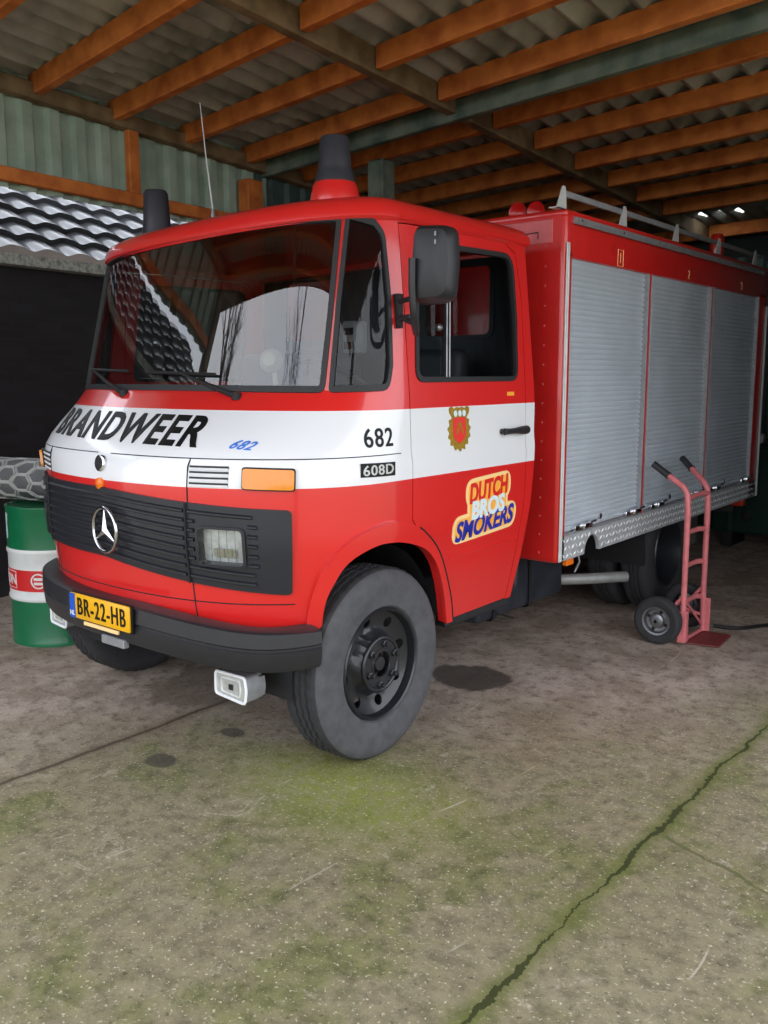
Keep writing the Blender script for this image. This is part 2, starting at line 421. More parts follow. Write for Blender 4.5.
    Lk(col, b.inputs['Base Color']); b.inputs['Roughness'].default_value = .82; b.inputs['Specular IOR Level'].default_value = .3
    bp = N('ShaderNodeBump'); bp.inputs['Strength'].default_value = .35; bp.inputs['Distance'].default_value = .02
    Lk(mth('ADD', mth('MULTIPLY', fine, .6), mth('MULTIPLY', grit, .4)), bp.inputs['Height']); Lk(bp.outputs['Normal'], b.inputs['Normal'])
    return m
bm = BM(); box(bm, (-30, -40, -.12), (30, 22, 0)); 
struct(obj('floor', bm, floor_material()), 'worn concrete yard and barn floor with moss and cracks', 'floor')

# corrugated fibre-cement roof, sheets overlapping down the slope
bm = BM()
ROOF_Y0, ROOF_X0, ROOF_X1 = -3.2, -2.85, 4.3
rows = [(ROOF_Y0, -1.9), (-1.97, -.62), (-.69, .62), (.55, 1.86), (1.79, 3.1), (3.03, 4.34), (4.27, 6.18), (6.12, 7.4)]
HOLES = [(-.21, -.13), (-.04, .08), (.15, .24), (.30, .34), (.37, .415)]     # chipped sheet ends that let daylight through
xs = np.arange(ROOF_X0, ROOF_X1 + .001, .022)
for k, (ya, yb) in enumerate(rows):
    A, B, A2, B2 = [], [], [], []
    for x in xs:
        if k == len(rows) - 1: ya = 6.43 if any(a <= x <= b_ for a, b_ in HOLES) else rows[k][0]
        wv = .029 * math.cos(2 * PI * x / .177)
        za, zb = plane_z(ya) + .160 + wv - .004, plane_z(yb) + .160 + wv - .022
        A.append(bm.verts.new((x, ya, za))); B.append(bm.verts.new((x, yb, zb)))
        A2.append(bm.verts.new((x, ya, za + .008))); B2.append(bm.verts.new((x, yb, zb + .008)))
    for i in range(len(xs) - 1):
        bm.faces.new((A[i], B[i], B[i + 1], A[i + 1])); bm.faces.new((A2[i], A2[i + 1], B2[i + 1], B2[i]))
        bm.faces.new((B[i], B2[i], B2[i + 1], B[i + 1])); bm.faces.new((A[i], A[i + 1], A2[i + 1], A2[i]))
struct(obj('ceiling', bm, 'asb', ang=40), 'grey corrugated roof sheets seen from below', 'roof')

TR = [0]
def timber(p, q, wdt, h, m, label):
    """a beam between two points: p, q on its underside centre line"""
    TR[0] += 1
    p, q = Vector(p), Vector(q); d = (q - p); L = d.length; d.normalize()
    s = d.cross(Vector((0, 0, 1))).normalized(); u = s.cross(d)
    mt = Matrix((s, d, u)).transposed().to_4x4(); mt.translation = p
    b = BM(); box(b, (-wdt / 2, 0, 0), (wdt / 2, L, h), .006, 1, mt)
    return struct(obj('trim_%d' % TR[0], b, m), label, 'beam')
RAFX = -.125
ordn = ['first', 'second', 'third', 'fourth', 'fifth', 'sixth', 'seventh', 'eighth', 'ninth', 'tenth', 'eleventh', 'twelfth']
ys = [-2.95, -2.37, -1.77, -1.17, -.57, .03, .61, 1.22, 1.82, 2.45, 3.0, 3.63, 4.22, 4.8, 5.40, 6.62]
for i, y0 in enumerate(ys):
    for (xa, xb, lb) in ((RAFX + .05, ROOF_X1 - .05, 'orange roof purlin right of the rafter, number %d counted from the open front'), (-2.2, RAFX - .05, 'orange roof purlin left of the rafter, number %d counted from the open front')):
        yy = y0 + .035
        timber((xa, yy + SK * xa, plane_z(yy + SK * xa)), (xb, yy + SK * xb, plane_z(yy + SK * xb)), .068, .128, 'timber', lb % (i + 1))
timber((RAFX, -3.15, plane_z(-3.15) - .02), (RAFX, 7.0, plane_z(7.0) - .02), .075, .15, 'oldtimber', 'grey brown rafter between the two runs of purlins')
timber((-2.17, -3.15, plane_z(-3.15) - .035), (-2.17, 7.0, plane_z(7.0) - .035), .09, .10, 'oldtimber', 'grey brown rafter along the top of the green sheeted side')
timber((-2.17, -2.5, 2.885 + .045), (-2.17, 2.1, 2.83), .06, .085, 'timber', 'orange rail along the foot of the green side sheeting')
# green weathered cross beam, its post, wall studs
xa, xb = -2.2, 4.0
timber((xa, 2.06 + SK * xa, plane_z(2.0 + SK * xa) - .06), (xb, 2.06 + SK * xb, plane_z(2.0 + SK * xb) - .06), .06, .125, 'greenbeam', 'weathered green cross beam under the purlins')
def post(x, y, z0, z1, wx, wy, m, label):
    TR[0] += 1; b = BM(); box(b, (x - wx / 2, y - wy / 2, z0), (x + wx / 2, y + wy / 2, z1), .008, 1)
    return struct(obj('trim_%d' % TR[0], b, m), label, 'post')
post(-1.17, 2.62, 0, 3.275, .15, .15, 'greenbeam', 'weathered green post behind the cab')
post(-2.17, 1.09, 2.93, 3.37, .06, .09, 'timber', 'orange stud in the green side sheeting')
post(-2.17, 2.20, 0, 3.20, .12, .16, 'timber', 'orange post at the end of the green side sheeting')
post(-2.20, -2.60, 0, 3.56, .14, .14, 'oldtimber', 'grey brown post at the open front corner of the barn')
post(4.15, -3.05, 0, 3.58, .2, .2, 'oldtimber', 'grey brown post at the far front corner of the barn')
timber((-2.85, -3.23, plane_z(-3.2) + .02), (4.3, -3.23, plane_z(-3.2) + .02), .03, .20, 'oldtimber', 'grey brown fascia board along the open front of the roof')
# pale green corrugated side sheeting
def sheetwall(name, p, q, z0f, z1f, m, label, pitch=.19, amp=.018, th=.006):
    b = BM(); p, q = Vector(p), Vector(q); d = q - p; L = d.length; d.normalize(); s = Vector((d.y, -d.x, 0)); n = int(L / (pitch / 8)); cols = []
    for i in range(n + 1):
        t = L * i / n; ph = (t / pitch) % 1
        o = amp * (1 if ph < .42 else (1 - (ph - .42) / .08 * 2 if ph < .5 else (-1 if ph < .92 else -1 + (ph - .92) / .08 * 2)))
        c = p + d * t + s * o
        cols.append([b.verts.new((c.x, c.y, z0f(t))), b.verts.new((c.x, c.y, z1f(t)))])
    for i in range(n): b.faces.new((cols[i][0], cols[i + 1][0], cols[i + 1][1], cols[i][1]))
    b.normal_update(); bmesh.ops.solidify(b, geom=b.faces[:], thickness=th)
    return struct(obj(name, b, m, ang=20), label, 'wall')
sheetwall('wall_left', (-2.235, -2.55, 0), (-2.235, 2.42, 0), lambda t: 2.85 - (t - 2.55) * .02, lambda t: plane_z(t - 2.55) + .12, 'sheet', 'pale green corrugated sheeting high on the open side')
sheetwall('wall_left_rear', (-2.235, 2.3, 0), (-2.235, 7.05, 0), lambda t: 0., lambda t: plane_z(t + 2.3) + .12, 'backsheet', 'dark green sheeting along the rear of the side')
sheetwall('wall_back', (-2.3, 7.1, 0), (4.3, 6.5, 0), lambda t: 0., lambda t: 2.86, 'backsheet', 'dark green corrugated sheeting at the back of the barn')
b = BM()
for (xa, xb, za, zb) in ((-2.3, 4.3, 2.80, 3.3),):
    ya = 7.1 - (xa + 2.3) * .0909; yb = 7.1 - (xb + 2.3) * .0909
    prism(b, [(xa, ya, za), (xb, yb, za), (xb, yb, zb), (xa, ya, zb)], (0, .03, 0))
struct(obj('wall_back_top', b, 'boards'), 'dark boards closing the top of the back of the barn', 'wall')
sheetwall('wall_right_shade', (2.85, 2.2, 0), (2.85, 6.62, 0), lambda t: 0., lambda t: plane_z(t + 2.2) - .02, 'backsheet', 'unseen dark green sheeting set close in to shade the rear of the barn')  # unseen wall, brought inward to keep light off the rear of the box

# neighbouring house seen under the side sheeting
al = math.radians(-7); B1 = Vector((math.sin(al), math.cos(al), 0)); B2 = Vector((math.cos(al), -math.sin(al), 0))
def HL(d, t, z): return B2 * d + B1 * t + Vector((0, 0, z))
house = thing('neighbouring_house', 'black brick house with dark glazed tile roof beside the barn', 'house', HL(-3.05, 2, 0))
def hobj(name, b, m, ang=32, label=None):
    o = obj(name, b, m, house, ang, label); o.location = -house.location; return o
def brick():
    m = mat('black_brick', (34, 34, 38), .7, 0, 0, .3, 9); t = m.node_tree; bs = t.nodes['Principled BSDF']
    br = t.nodes.new('ShaderNodeTexBrick'); tcn = t.nodes.new('ShaderNodeTexCoord'); mp = t.nodes.new('ShaderNodeMapping')
    mp.inputs['Rotation'].default_value = (PI / 2, 0, PI / 2); br.inputs['Scale'].default_value = 1.
    br.inputs['Color1'].default_value = lin((36, 36, 42)); br.inputs['Color2'].default_value = lin((24, 24, 27)); br.inputs['Mortar'].default_value = lin((34, 34, 37))
    br.inputs['Brick Width'].default_value = .22; br.inputs['Row Height'].default_value = .065; br.inputs['Mortar Size'].default_value = .006
    sp = t.nodes.new('ShaderNodeSeparateXYZ'); cb = t.nodes.new('ShaderNodeCombineXYZ')
    t.links.new(tcn.outputs['Object'], sp.inputs[0]); t.links.new(sp.outputs['Y'], cb.inputs['X']); t.links.new(sp.outputs['Z'], cb.inputs['Y'])
    t.links.new(cb.outputs[0], br.inputs['Vector']); t.links.new(br.outputs['Color'], bs.inputs['Base Color'])
    return m
H0, H1, HG = -2.7, 9.0, 2.50
b = BM(); prism(b, [HL(-3.05, H0, 0), HL(-3.05, H1, 0), HL(-3.05, H1, HG), HL(-3.05, H0, HG)], B2 * -.25); hobj('wall', b, brick())
b = BM(); prism(b, [HL(-3.05, H0, 0), HL(-6.4, H0, 0), HL(-6.4, H0, HG), HL(-4.35, H0, HG + .94), HL(-3.05, H0, HG)], B1 * .25); hobj('gable_wall', b, brick())
b = BM(); prism(b, [HL(-2.86, H0 - .1, HG - .03), HL(-2.86, H1, HG - .03), HL(-2.86, H1, HG + .045), HL(-2.86, H0 - .1, HG + .045)], B2 * -.14)
hobj('gutter', b, 'gutter', label='pale grey eaves gutter')
b = BM(); nu, nv = 600, 48; RL, rows_n = 1.52, 7
g = []
for j in range(nv * 0 + rows_n * 6 + 1):
    s = j / 6; k = min(int(s), rows_n - 1); f = s - k
    if j == rows_n * 6: k, f = rows_n - 1, 1.
    row = []
    d0 = RL * s / rows_n
    for i in range(nu + 1):
        t = H0 - .12 + (H1 - H0 + .12) * i / nu; ph = (t / .30) % 1
        wv = .016 * (math.sin(2 * PI * ph) + .3 * math.sin(4 * PI * ph + .8))
        lift = .045 * (1 - f) + wv
        row.append(b.verts.new(HL(-2.88 - d0 * .866 + lift * .5, t, HG + .06 + d0 * .62 + lift * .8)))
    g.append(row)
    if 0 < j < rows_n * 6 and j % 6 == 0:
        row2 = []
        for i in range(nu + 1):
            t = H0 - .12 + (H1 - H0 + .12) * i / nu; ph = (t / .30) % 1
            wv = .016 * (math.sin(2 * PI * ph) + .3 * math.sin(4 * PI * ph + .8)); lift = .0 + wv
            row2.append(b.verts.new(HL(-2.88 - d0 * .866 + lift * .5, t, HG + .06 + d0 * .62 + lift * .8)))
        g.insert(-1, row2)
for A, B in zip(g, g[1:]):
    for i in range(nu): b.faces.new((A[i], A[i + 1], B[i + 1], B[i]))
hobj('tile_roof', b, 'tiles', 50)
b = BM(); prism(b, [HL(-4.25, H0, HG + .98), HL(-4.25, H1, HG + .98), HL(-6.5, H1, HG), HL(-6.5, H0, HG)], (0, 0, -.08)); hobj('rear_roof_slope', b, 'tiles')

# bare trees across the yard (they show as reflections in the windscreen)
def bare_tree(loc, h, seed, label):
    rnd = random.Random(seed); b = BM()
    def grow(p, d, L, r, lvl):
        n = 4; pts = [p]; q = p.copy(); dd = d.copy()
        for i in range(n):
            dd = (dd + Vector((rnd.uniform(-.12, .12), rnd.uniform(-.12, .12), rnd.uniform(-.02, .1)))).normalized(); q = q + dd * (L / n); pts.append(q.copy())
        tube(b, pts, r, 5 if lvl else 8, caps=False, rr=[r * (1 - .6 * i / n) for i in range(n + 1)])
        if lvl >= 3: return
        for i in range((7, 5, 4, 3)[lvl]):
            a = rnd.uniform(.35, 1.); idx = min(n, max(1, int(a * n + .5))); o = pts[idx]
            nd = (dd * .9 + Vector((rnd.uniform(-1, 1), rnd.uniform(-1, 1), rnd.uniform(-.1, .6))) * .8).normalized()
            grow(o, nd, L * rnd.uniform(.42, .62), r * .42, lvl + 1)
    t = thing('bare_tree', label, 'tree', loc)
    grow(Vector((0, 0, 0)), Vector((0, 0, 1)), h * .62, h * .022, 0)
    obj('trunk_and_branches', b, 'bark', t)
bare_tree((-13.5, -19, 0), 15, 3, 'bare winter tree reflected in the middle of the windscreen')
bare_tree((-1.2, -23, 0), 15, 5, 'bare winter tree reflected at the pillar end of the windscreen')

# ------------------------------------------------------------------ FIRE TRUCK
truck = thing('fire_truck', 'red and white fire engine with grey roller shutters parked under the barn roof', 'fire truck')
# cab skin: plan half width, nose y, start of the straight side y, by height
TB = [(.50, .965, -.66, .02), (.75, 1.005, -.70, 0), (1.0, 1.035, -.72, 0), (1.24, 1.038, -.72, 0), (1.325, 1.036, -.71, 0), (1.345, 1.028, -.695, .005),
      (1.40, 1.027, -.645, .04), (1.53, 1.022, -.47, .08), (1.60, 1.018, -.375, .074), (2.36, .953, -.19, .177)]
def NE(u, z): return 2.4 if u >= 0 else 2.15 + .27 * min(1, max(0, (z - 1.22) / .2))
def prm(z):
    z = min(max(z, TB[0][0]), TB[-1][0])
    for a, b in zip(TB, TB[1:]):
        if z <= b[0] + 1e-9:
            k = (z - a[0]) / (b[0] - a[0]); return [a[i] + (b[i] - a[i]) * k for i in (1, 2, 3)]
def S0(U, z):
    xs, yc, ye = prm(z); s = 1 if U >= 0 else -1; u = abs(U)
    if u < 1.2:
        th = u / 1.2 * PI / 2; n_ = NE(U, z); x = xs * math.sin(th) ** (2 / n_); y = ye - (ye - yc) * math.cos(th) ** (2 / n_)
    else: x, y = xs, ye + u - 1.2
    x *= s
    return Vector((x, y, z + (.035 * x * (z - 1.6) / .7 if z > 1.6 else 0)))
def S(U, z):
    e = 2e-3; U2 = U if abs(U) > .02 else .02 * (1 if U >= 0 else -1)
    a = S0(U2 + e, z) - S0(U2 - e, z); b = S0(U2, z + e) - S0(U2, z - e); n = a.cross(b).normalized()
    if abs(U) < .02: n.x = 0; n.normalize()
    return S0(U, z), n
def Ux(x, z):
    xs, yc, ye = prm(z); return math.copysign(math.asin(min(1, (abs(x) / xs) ** (NE(x, z) / 2))) / (PI / 2) * 1.2, x)
def Uy(y, z, side=1):
    xs, yc, ye = prm(z)
    if y >= ye: return side * (1.2 + y - ye)
    return side * math.acos(min(1, ((ye - y) / (ye - yc)) ** (NE(side, z) / 2))) / (PI / 2) * 1.2
def FX(x, z): return S(Ux(x, z), z)
def SY(y, z, side=1): return S(Uy(y, z, side), z)
mir = lambda L: [(-u, z) for u, z in L][::-1]

# outlines on the skin (U round the cab from the nose, z height)
ARCH_IN = catmull([(.856, .62, 0), (.872, .756, 0), (.905, .838, 0), (.97, .927, 0), (1.088, .979, 0), (1.2, .978, 0), (1.384, .924, 0), (1.497, .832, 0), (1.575, .688, 0), (1.626, .517, 0)], 5)
ARCH_OUT = catmull([(.79, .62, 0), (.80, .719, 0), (.824, .823, 0), (.865, .912, 0), (.965, 1.007, 0), (1.11, 1.059, 0), (1.229, 1.06, 0), (1.371, 1.002, 0), (1.511, .881, 0), (1.625, .678, 0), (1.676, .516, 0)], 5)
ARCH_IN = [tuple(p[:2]) for p in ARCH_IN]; ARCH_OUT = [tuple(p[:2]) for p in ARCH_OUT]
arch_tail = [p for p in ARCH_OUT if p[0] > 1.315]
def yrear(z): return float(np.interp(z, [.52, .75, 1.036, 1.54, 2.02, 2.26], [1.0, 1.03, 1.06, 1.08, 1.085, 1.04]))
DOOR = arch_tail[::-1] + [(Uy(.113, z), z) for z in np.linspace(1.054, 2.262, 26)] + [(Uy(y, 2.272), 2.272) for y in (.4, .7, .95)] + [(Uy(yrear(z), z), z) for z in np.linspace(2.23, .52, 30)]
WIN_D = fillet([(1.284, 1.637), (2.122, 1.637), (2.10, 1.93), (2.052, 2.222), (1.262, 2.205), (1.272, 1.965)], [.06, .06, .0, .09, .05, 0])
WIN_Q = fillet([(.728, 1.600), (1.09, 1.607), (1.112, 1.70), (1.085, 1.956), (1.02, 2.215), (.945, 2.262), (.760, 2.294), (.738, 1.955)], [.02, .08, .0, 0, .07, .0, .025, 0])
WIND = [(-.70, 1.602), (-.45, 1.607), (0, 1.607), (.45, 1.603), (.70, 1.602), (.715, 1.9), (.729, 2.283), (.502, 2.29), (.163, 2.297), (-.163, 2.297), (-.502, 2.29), (-.729, 2.283), (-.715, 1.9)]
WIND = fillet(WIND, [.03, 0, 0, 0, .03, 0, .03, 0, 0, 0, 0, .03, 0])
def rear_edge(z): return Uy(float(np.interp(z, [.52, .75, 1.2, 1.54, 2.31], [1.05, 1.09, 1.147, 1.168, 1.14])), z)
zs_r = [float(v) for v in np.linspace(.52, 2.31, 26)]
half = [(0, .62)] + [(.4, .62)] + ARCH_IN + DOOR[:0] + [(1.66, .517)] + [(p[0] + .003, p[1]) for p in []] 
door_notch = [(u, z) for u, z in arch_tail[::-1]] + DOOR[len(arch_tail):]
half += door_notch + [(float(rear_edge(z)), z) for z in zs_r]
body_loop = mir(half)[:-1] + half
body_loop = [p for i, p in enumerate(body_loop) if i == 0 or (Vector(p) - Vector(body_loop[i - 1])).length > 1e-4]
def lamp_hole(s):
    c = (.642 * s, 1.004); w_, h_ = .088, .075
    return fillet([(c[0] - w_, c[1] - h_), (c[0] + w_, c[1] - h_ - .004 * s), (c[0] + w_, c[1] + h_ - .004 * s), (c[0] - w_, c[1] + h_)], .022)
toU = lambda L: [(Ux(x, z), z) for x, z in L]
body = obj('cab_body', panel_bm(body_loop, [WIND, WIN_Q, mir(WIN_Q), toU(lamp_hole(1)), toU(lamp_hole(-1))], S, .05, .028), 'paint', truck, 30)
def ringed(name, loop, m, wdt, out, parent, th=.022, grow=.006):
    return obj(name, panel_bm(offset(loop, grow), [offset(loop, -wdt)], S, .04, th, out), m, parent, 40)
ws = obj('windscreen', panel_bm(offset(WIND, .004), [], S, .05, 0, -.008), 'glass', truck, 60)
ringed('windscreen_seal', WIND, 'rubber', .022, .007, ws)
for s in (1, -1):
    L = WIN_Q if s > 0 else mir(WIN_Q)
    q = obj('quarter_window', panel_bm(offset(L, .004), [], S, .05, 0, -.008), 'sideglass', truck, 60)
    ringed('window_seal', L, 'rubber', .024, .008, q, .022, .002)
    D = offset(DOOR, -.0055); D = D if s > 0 else mir(D); Wd = WIN_D if s > 0 else mir(WIN_D)
    door = obj('door', panel_bm(D, [Wd], S, .05, .03), 'paint', truck, 30)
    g = obj('door_window', panel_bm(offset(Wd, .004), [], S, .05, 0, -.01), 'sideglass', door, 60)
    ringed('window_seal', Wd, 'rubber', .02, .007, door, .024, .002)
    # sliding-pane divider
    bar = [(1.50, 1.652), (1.545, 1.652), (1.535, 2.215), (1.49, 2.215)]
    obj('window_divider', panel_bm(bar if s > 0 else mir(bar), [], S, .04, .012, .0), 'dark', door)
    for k in (1.508, 1.53):
        bb = BM(); tube(bb, [S(s * (k - .01 * t), 1.655 + .555 * t)[0] + S(s * k, 1.7)[1] * .004 for t in (0, .25, .5, .75, 1)], .004, 6); obj('divider_channel', bb, 'steel', door)
    bb = BM()   # catch of the sliding pane
    p, n = S(s * 1.43, 1.86); lathe(bb, [(.0, .0), (.016, 0), (.016, .02), (.008, .028), (0, .028)], 16, 'X', p); obj('window_catch', bb, 'steel', door)
    # door handle
    bb = BM(); H = [SY(y, 1.395, s) for y in (.83, .87, .93, 1.0, 1.04)]
    tube(bb, [p + n * .026 for p, n in H], .013, 10, rr=[.017, .014, .014, .021, .022])
    for y in (.838, 1.03):
        p, n = SY(y, 1.395, s); tube(bb, [p, p + n * .024], .014 if y < .9 else .018, 10)
    p, n = SY(1.052, 1.397, s); tube(bb, [p, p + n * .02], .011, 10)
    obj('door_handle', bb, 'black_plastic', door)
    bb = BM(); z = lambda y: .835; tube(bb, [SY(y, .835 + .01 * (y - .5), s)[0] for y in np.linspace(.42, 1.02, 13)], .005, 6); obj('swage_line', bb, 'red', door)
    if s > 0:
        bb = BM(); a0, n0 = SY(.94, 1.575, 1)
        lp = [(Uy(.90, 1.567), 1.567), (Uy(.965, 1.567), 1.567), (Uy(.965, 1.585), 1.585), (Uy(.90, 1.585), 1.585)]
        obj('small_sticker', panel_bm(lp, [], S, .02, .001, .0015), 'styel', door)
    # wheel-arch lip
    A = ARCH_OUT + ARCH_IN[::-1]; A = A if s > 0 else mir(A)
    obj('wheel_arch_lip', panel_bm(A, [], S, .03, .03, .022), 'red', truck, 50)
    # red screen pillar strip between windscreen and quarter window
# door badge, logo, numbers (left-hand side of the truck)
doorL = [o for o in truck.children if o.name.startswith('door')][0]
def side_map(yc, zc, tilt=0.):
    return lambda x, y: SY(yc + x, zc + y + tilt * x)
# crest: gold wreath, crown, red shield and a gold flame
yzmap = lambda a, c: SY(a, c, 1)
CY, CZ = .478, 1.432
def cpoly(P, k=1.14): return [(CY + a * k, CZ + c * k) for a, c in P]
wreath = [(a, c) for t in np.linspace(0, 2 * PI, 80, endpoint=False) for a, c in [((.076 + .006 * math.sin(15 * t)) * math.cos(t), -.012 + (.078 + .006 * math.sin(15 * t)) * math.sin(t))]]
crest = obj('crest', panel_bm(cpoly(wreath), [], yzmap, .02, .002, .002), 'gold', doorL, label='gold wreath crest with red shield')
sh = [(-.043, .040), (.043, .040), (.045, -.025), (.03, -.05), (0, -.064), (-.03, -.05), (-.045, -.025)]
obj('crest_shield', panel_bm(cpoly(sh), [], yzmap, .02, .002, .0035), 'crestred', crest)
for d_ in (-1, 1):
    obj('crest_flame', panel_bm([p for p in cpoly([(d_ * .020 - .006, -.024), (d_ * .020 + .006, -.024), (d_ * .003 + .005, .022), (d_ * .003 - .005, .022)])], [], yzmap, .02, .001, .005), 'gold', crest)
crn = [(-.050, .040), (.050, .040), (.068, .060), (.070, .078), (.052, .084), (.036, .074), (.020, .082), (0, .078), (-.020, .082), (-.036, .074), (-.052, .084), (-.070, .078), (-.068, .060)]
obj('crest_crown', panel_bm(cpoly(crn), [], yzmap, .02, .002, .0045), 'gold', crest)
for d_ in (-.03, 0, .03):
    obj('crest_pearl', panel_bm(cpoly([(d_ + .012 * math.cos(t), .056 + .013 * math.sin(t)) for t in np.linspace(0, 2 * PI, 14, endpoint=False)]), [], yzmap, .02, .001, .0065), 'stwhite', crest)
# round-edged sticker: DUTCH / BROS / SMOKERS
def blob(y0, y1, z0, z1, r, tilt=.06):
    pts = fillet([(y0, z0), (y1, z0), (y1, z1), (y0, z1)], r, 6); c = (y0 + y1) / 2
    return [(y, z + tilt * (y - c)) for y, z in pts]
def to_u(L): return [(Uy(y, z), z) for y, z in L]
def union(loops):
    A = []   # outline of a stack of rounded boxes: sample support on both sides
    zs = np.linspace(min(p[1] for L in loops for p in L) + .001, max(p[1] for L in loops for p in L) - .001, 90); lf, rg = [], []
    for z in zs:
        X = []
        for L in loops:
            for i in range(len(L)):
                (x1, z1), (x2, z2) = L[i - 1], L[i]
                if (z1 - z) * (z2 - z) <= 0 and z1 != z2: X.append(x1 + (x2 - x1) * (z - z1) / (z2 - z1))
        lf.append((min(X), z)); rg.append((max(X), z))
    return rg + lf[::-1]
TL = .05
def sticker_shape(g):
    L = [blob(.545 - g, .895 + g, 1.085 - g, 1.175 + g, .06 + g, TL), blob(.56 - g, .87 + g, .995 - g, 1.10 + g, .035 + g, TL), blob(.445 - g, .955 + g, .925 - g, 1.015 + g, .055 + g, TL)]
    return to_u(union(L))
stk = obj('door_sticker', panel_bm(sticker_shape(.022), [], S, .025, .002, .0025), 'stpale', doorL, label='orange edged sticker with red, white and blue lettering')
obj('sticker_face', panel_bm(sticker_shape(.004), [], S, .025, .001, .0036), 'styel', stk)
lettering('sticker_lettering', 'stred', stk, text_bm('DUTCH', .098, .036, .1, 1.0, .335), side_map(.72, 1.13, TL + .02), .0055, .03)
lettering('sticker_lettering', 'stwhite', stk, text_bm('BROS', .09, .042, .05, 1.0, .29), side_map(.715, 1.045, TL), .0065, .03)
lettering('sticker_lettering', 'navy', stk, text_bm('SMOKERS', .098, .034, .1, 1.0, .50), side_map(.70, .968, TL + .03), .0055, .03)
# cab numbers
lettering('cab_number', 'black', body, text_bm('682', .078, .010, 0, 1.12, .155), side_map(-.085, 1.417), .0025, .03)
bb = panel_bm([(1.031, 1.263), (1.196, 1.258), (1.197, 1.314), (1.032, 1.319)], [], S, .03, .003, .004); bdg = obj('model_badge', bb, 'black', body)
lettering('badge_lettering', 'galv', bdg, text_bm('608D', .042, .01, 0, 1.1, .17), side_map(-.106, 1.2885), .0065, .03)
# front lettering
def quadmap(BL, BR, TR_, TL_, wd, ht):
    def f(x, y):
        a, c = x / wd + .5, y / ht + .5
        X = (BL[0] * (1 - a) + BR[0] * a) * (1 - c) + (TL_[0] * (1 - a) + TR_[0] * a) * c
        Z = (BL[1] * (1 - a) + BR[1] * a) * (1 - c) + (TL_[1] * (1 - a) + TR_[1] * a) * c
        return FX(X, Z)
    return f
lettering('front_lettering', 'black', body, text_bm('BRANDWEER', .12, .026, 0, 1.1, 1.1), quadmap((-.60, 1.400), (.50, 1.384), (.475, 1.503), (-.715, 1.512), 1.1, .12), .003, .025)
lettering('front_number', 'blue', body, text_bm('682', .05, .004, .25, 1.1, .125), quadmap((.635, 1.385), (.725, 1.378), (.735, 1.41), (.650, 1.418), .125, .05), .003, .02)
# seam lines in the nose, and the crease shade as a dark line
def groove(pts, r=.004, m='dark', parent=body, name='seam_and_crease_shade'):
    bb = BM(); tube(bb, [Vector(p) for p in pts], r, 6); return obj(name, bb, m, parent)
for s in (1, -1):
    groove([FX(s * .505, z)[0] for z in np.linspace(.64, 1.345, 24)], .003)
    groove([S(s * u, 1.345)[0] + Vector((0, 0, 0)) for u in np.linspace(.02, 1.24, 40)], .0025, 'rubber')  # shallow belt crease, its shade drawn as a thin dark tube
groove([S(u, .765 - .0 * u)[0] for u in np.linspace(-.75, .75, 40)], .0025)
for s in (1, -1): groove([S(s * (u + .003), z)[0] + S(s * u, z)[1] * .021 for u, z in arch_tail], .0045, 'dark', body, 'door_gap')
# louvres beside the badge
for s in (1, -1):
    for k in range(4):
        z = 1.315 - .022 * k; lp = [(Ux(s * .515, z), z - .006), (Ux(s * .675, z), z - .006), (Ux(s * .675, z), z + .004), (Ux(s * .515, z), z + .004)]
        lp = lp if s > 0 else lp[::-1]
        obj('air_slot', panel_bm(lp, [], S, .03, .004, .003), 'rubber', body)
        b2 = BM(); tube(b2, [FX(s * x, z - .009)[0] + Vector((0, -.002, 0)) for x in np.linspace(.515, .675, 7)], .0055, 6); obj('slot_hood', b2, 'white', body)
# bonnet lock and orange dot
def disc(name, c, n, r, h, m, parent, seg=24, dome=.0):
    bb = BM(); n = Vector(n).normalized(); q = n.to_track_quat('Z', 'Y').to_matrix().to_4x4(); q.translation = Vector(c)
    lathe(bb, [(0, -.004), (r, -.004), (r, h * .7), (r * .85, h), (0, h + dome)], seg)
    for v in bb.verts: v.co = q @ v.co
    return obj(name, bb, m, parent, 40)
p, n = FX(.0, 1.302); lk = disc('bonnet_badge', p, n, .036, .012, 'chrome', truck); disc('badge_face', p + n * .009, n, .027, .006, 'dark', lk)
lettering('badge_star', 'chrome', lk, (lambda b: b)(text_bm('Y', .036, .01)), lambda x, y: (FX(x, 1.302 + y)[0] + n * .014, n), .003, .02)
p, n = FX(.0, 1.215); disc('round_orange_marker', p, n, .026, .014, 'orange', truck, 24, .004)
# turn signals
for s in (1, -1):
    lp = [(.548, 1.236), (.742, 1.229), (.742, 1.306), (.548, 1.312)]; lp = lp if s > 0 else mir(lp)
    ts = obj('turn_signal', panel_bm(fillet(lp, .012), [], S, .03, .03, .024), 'amber', truck, 45)
    obj('lens_rim', panel_bm(fillet(offset(lp, .006), .014), [fillet(offset(lp, -.006), .01)], S, .03, .03, .012), 'dark', ts, 45)

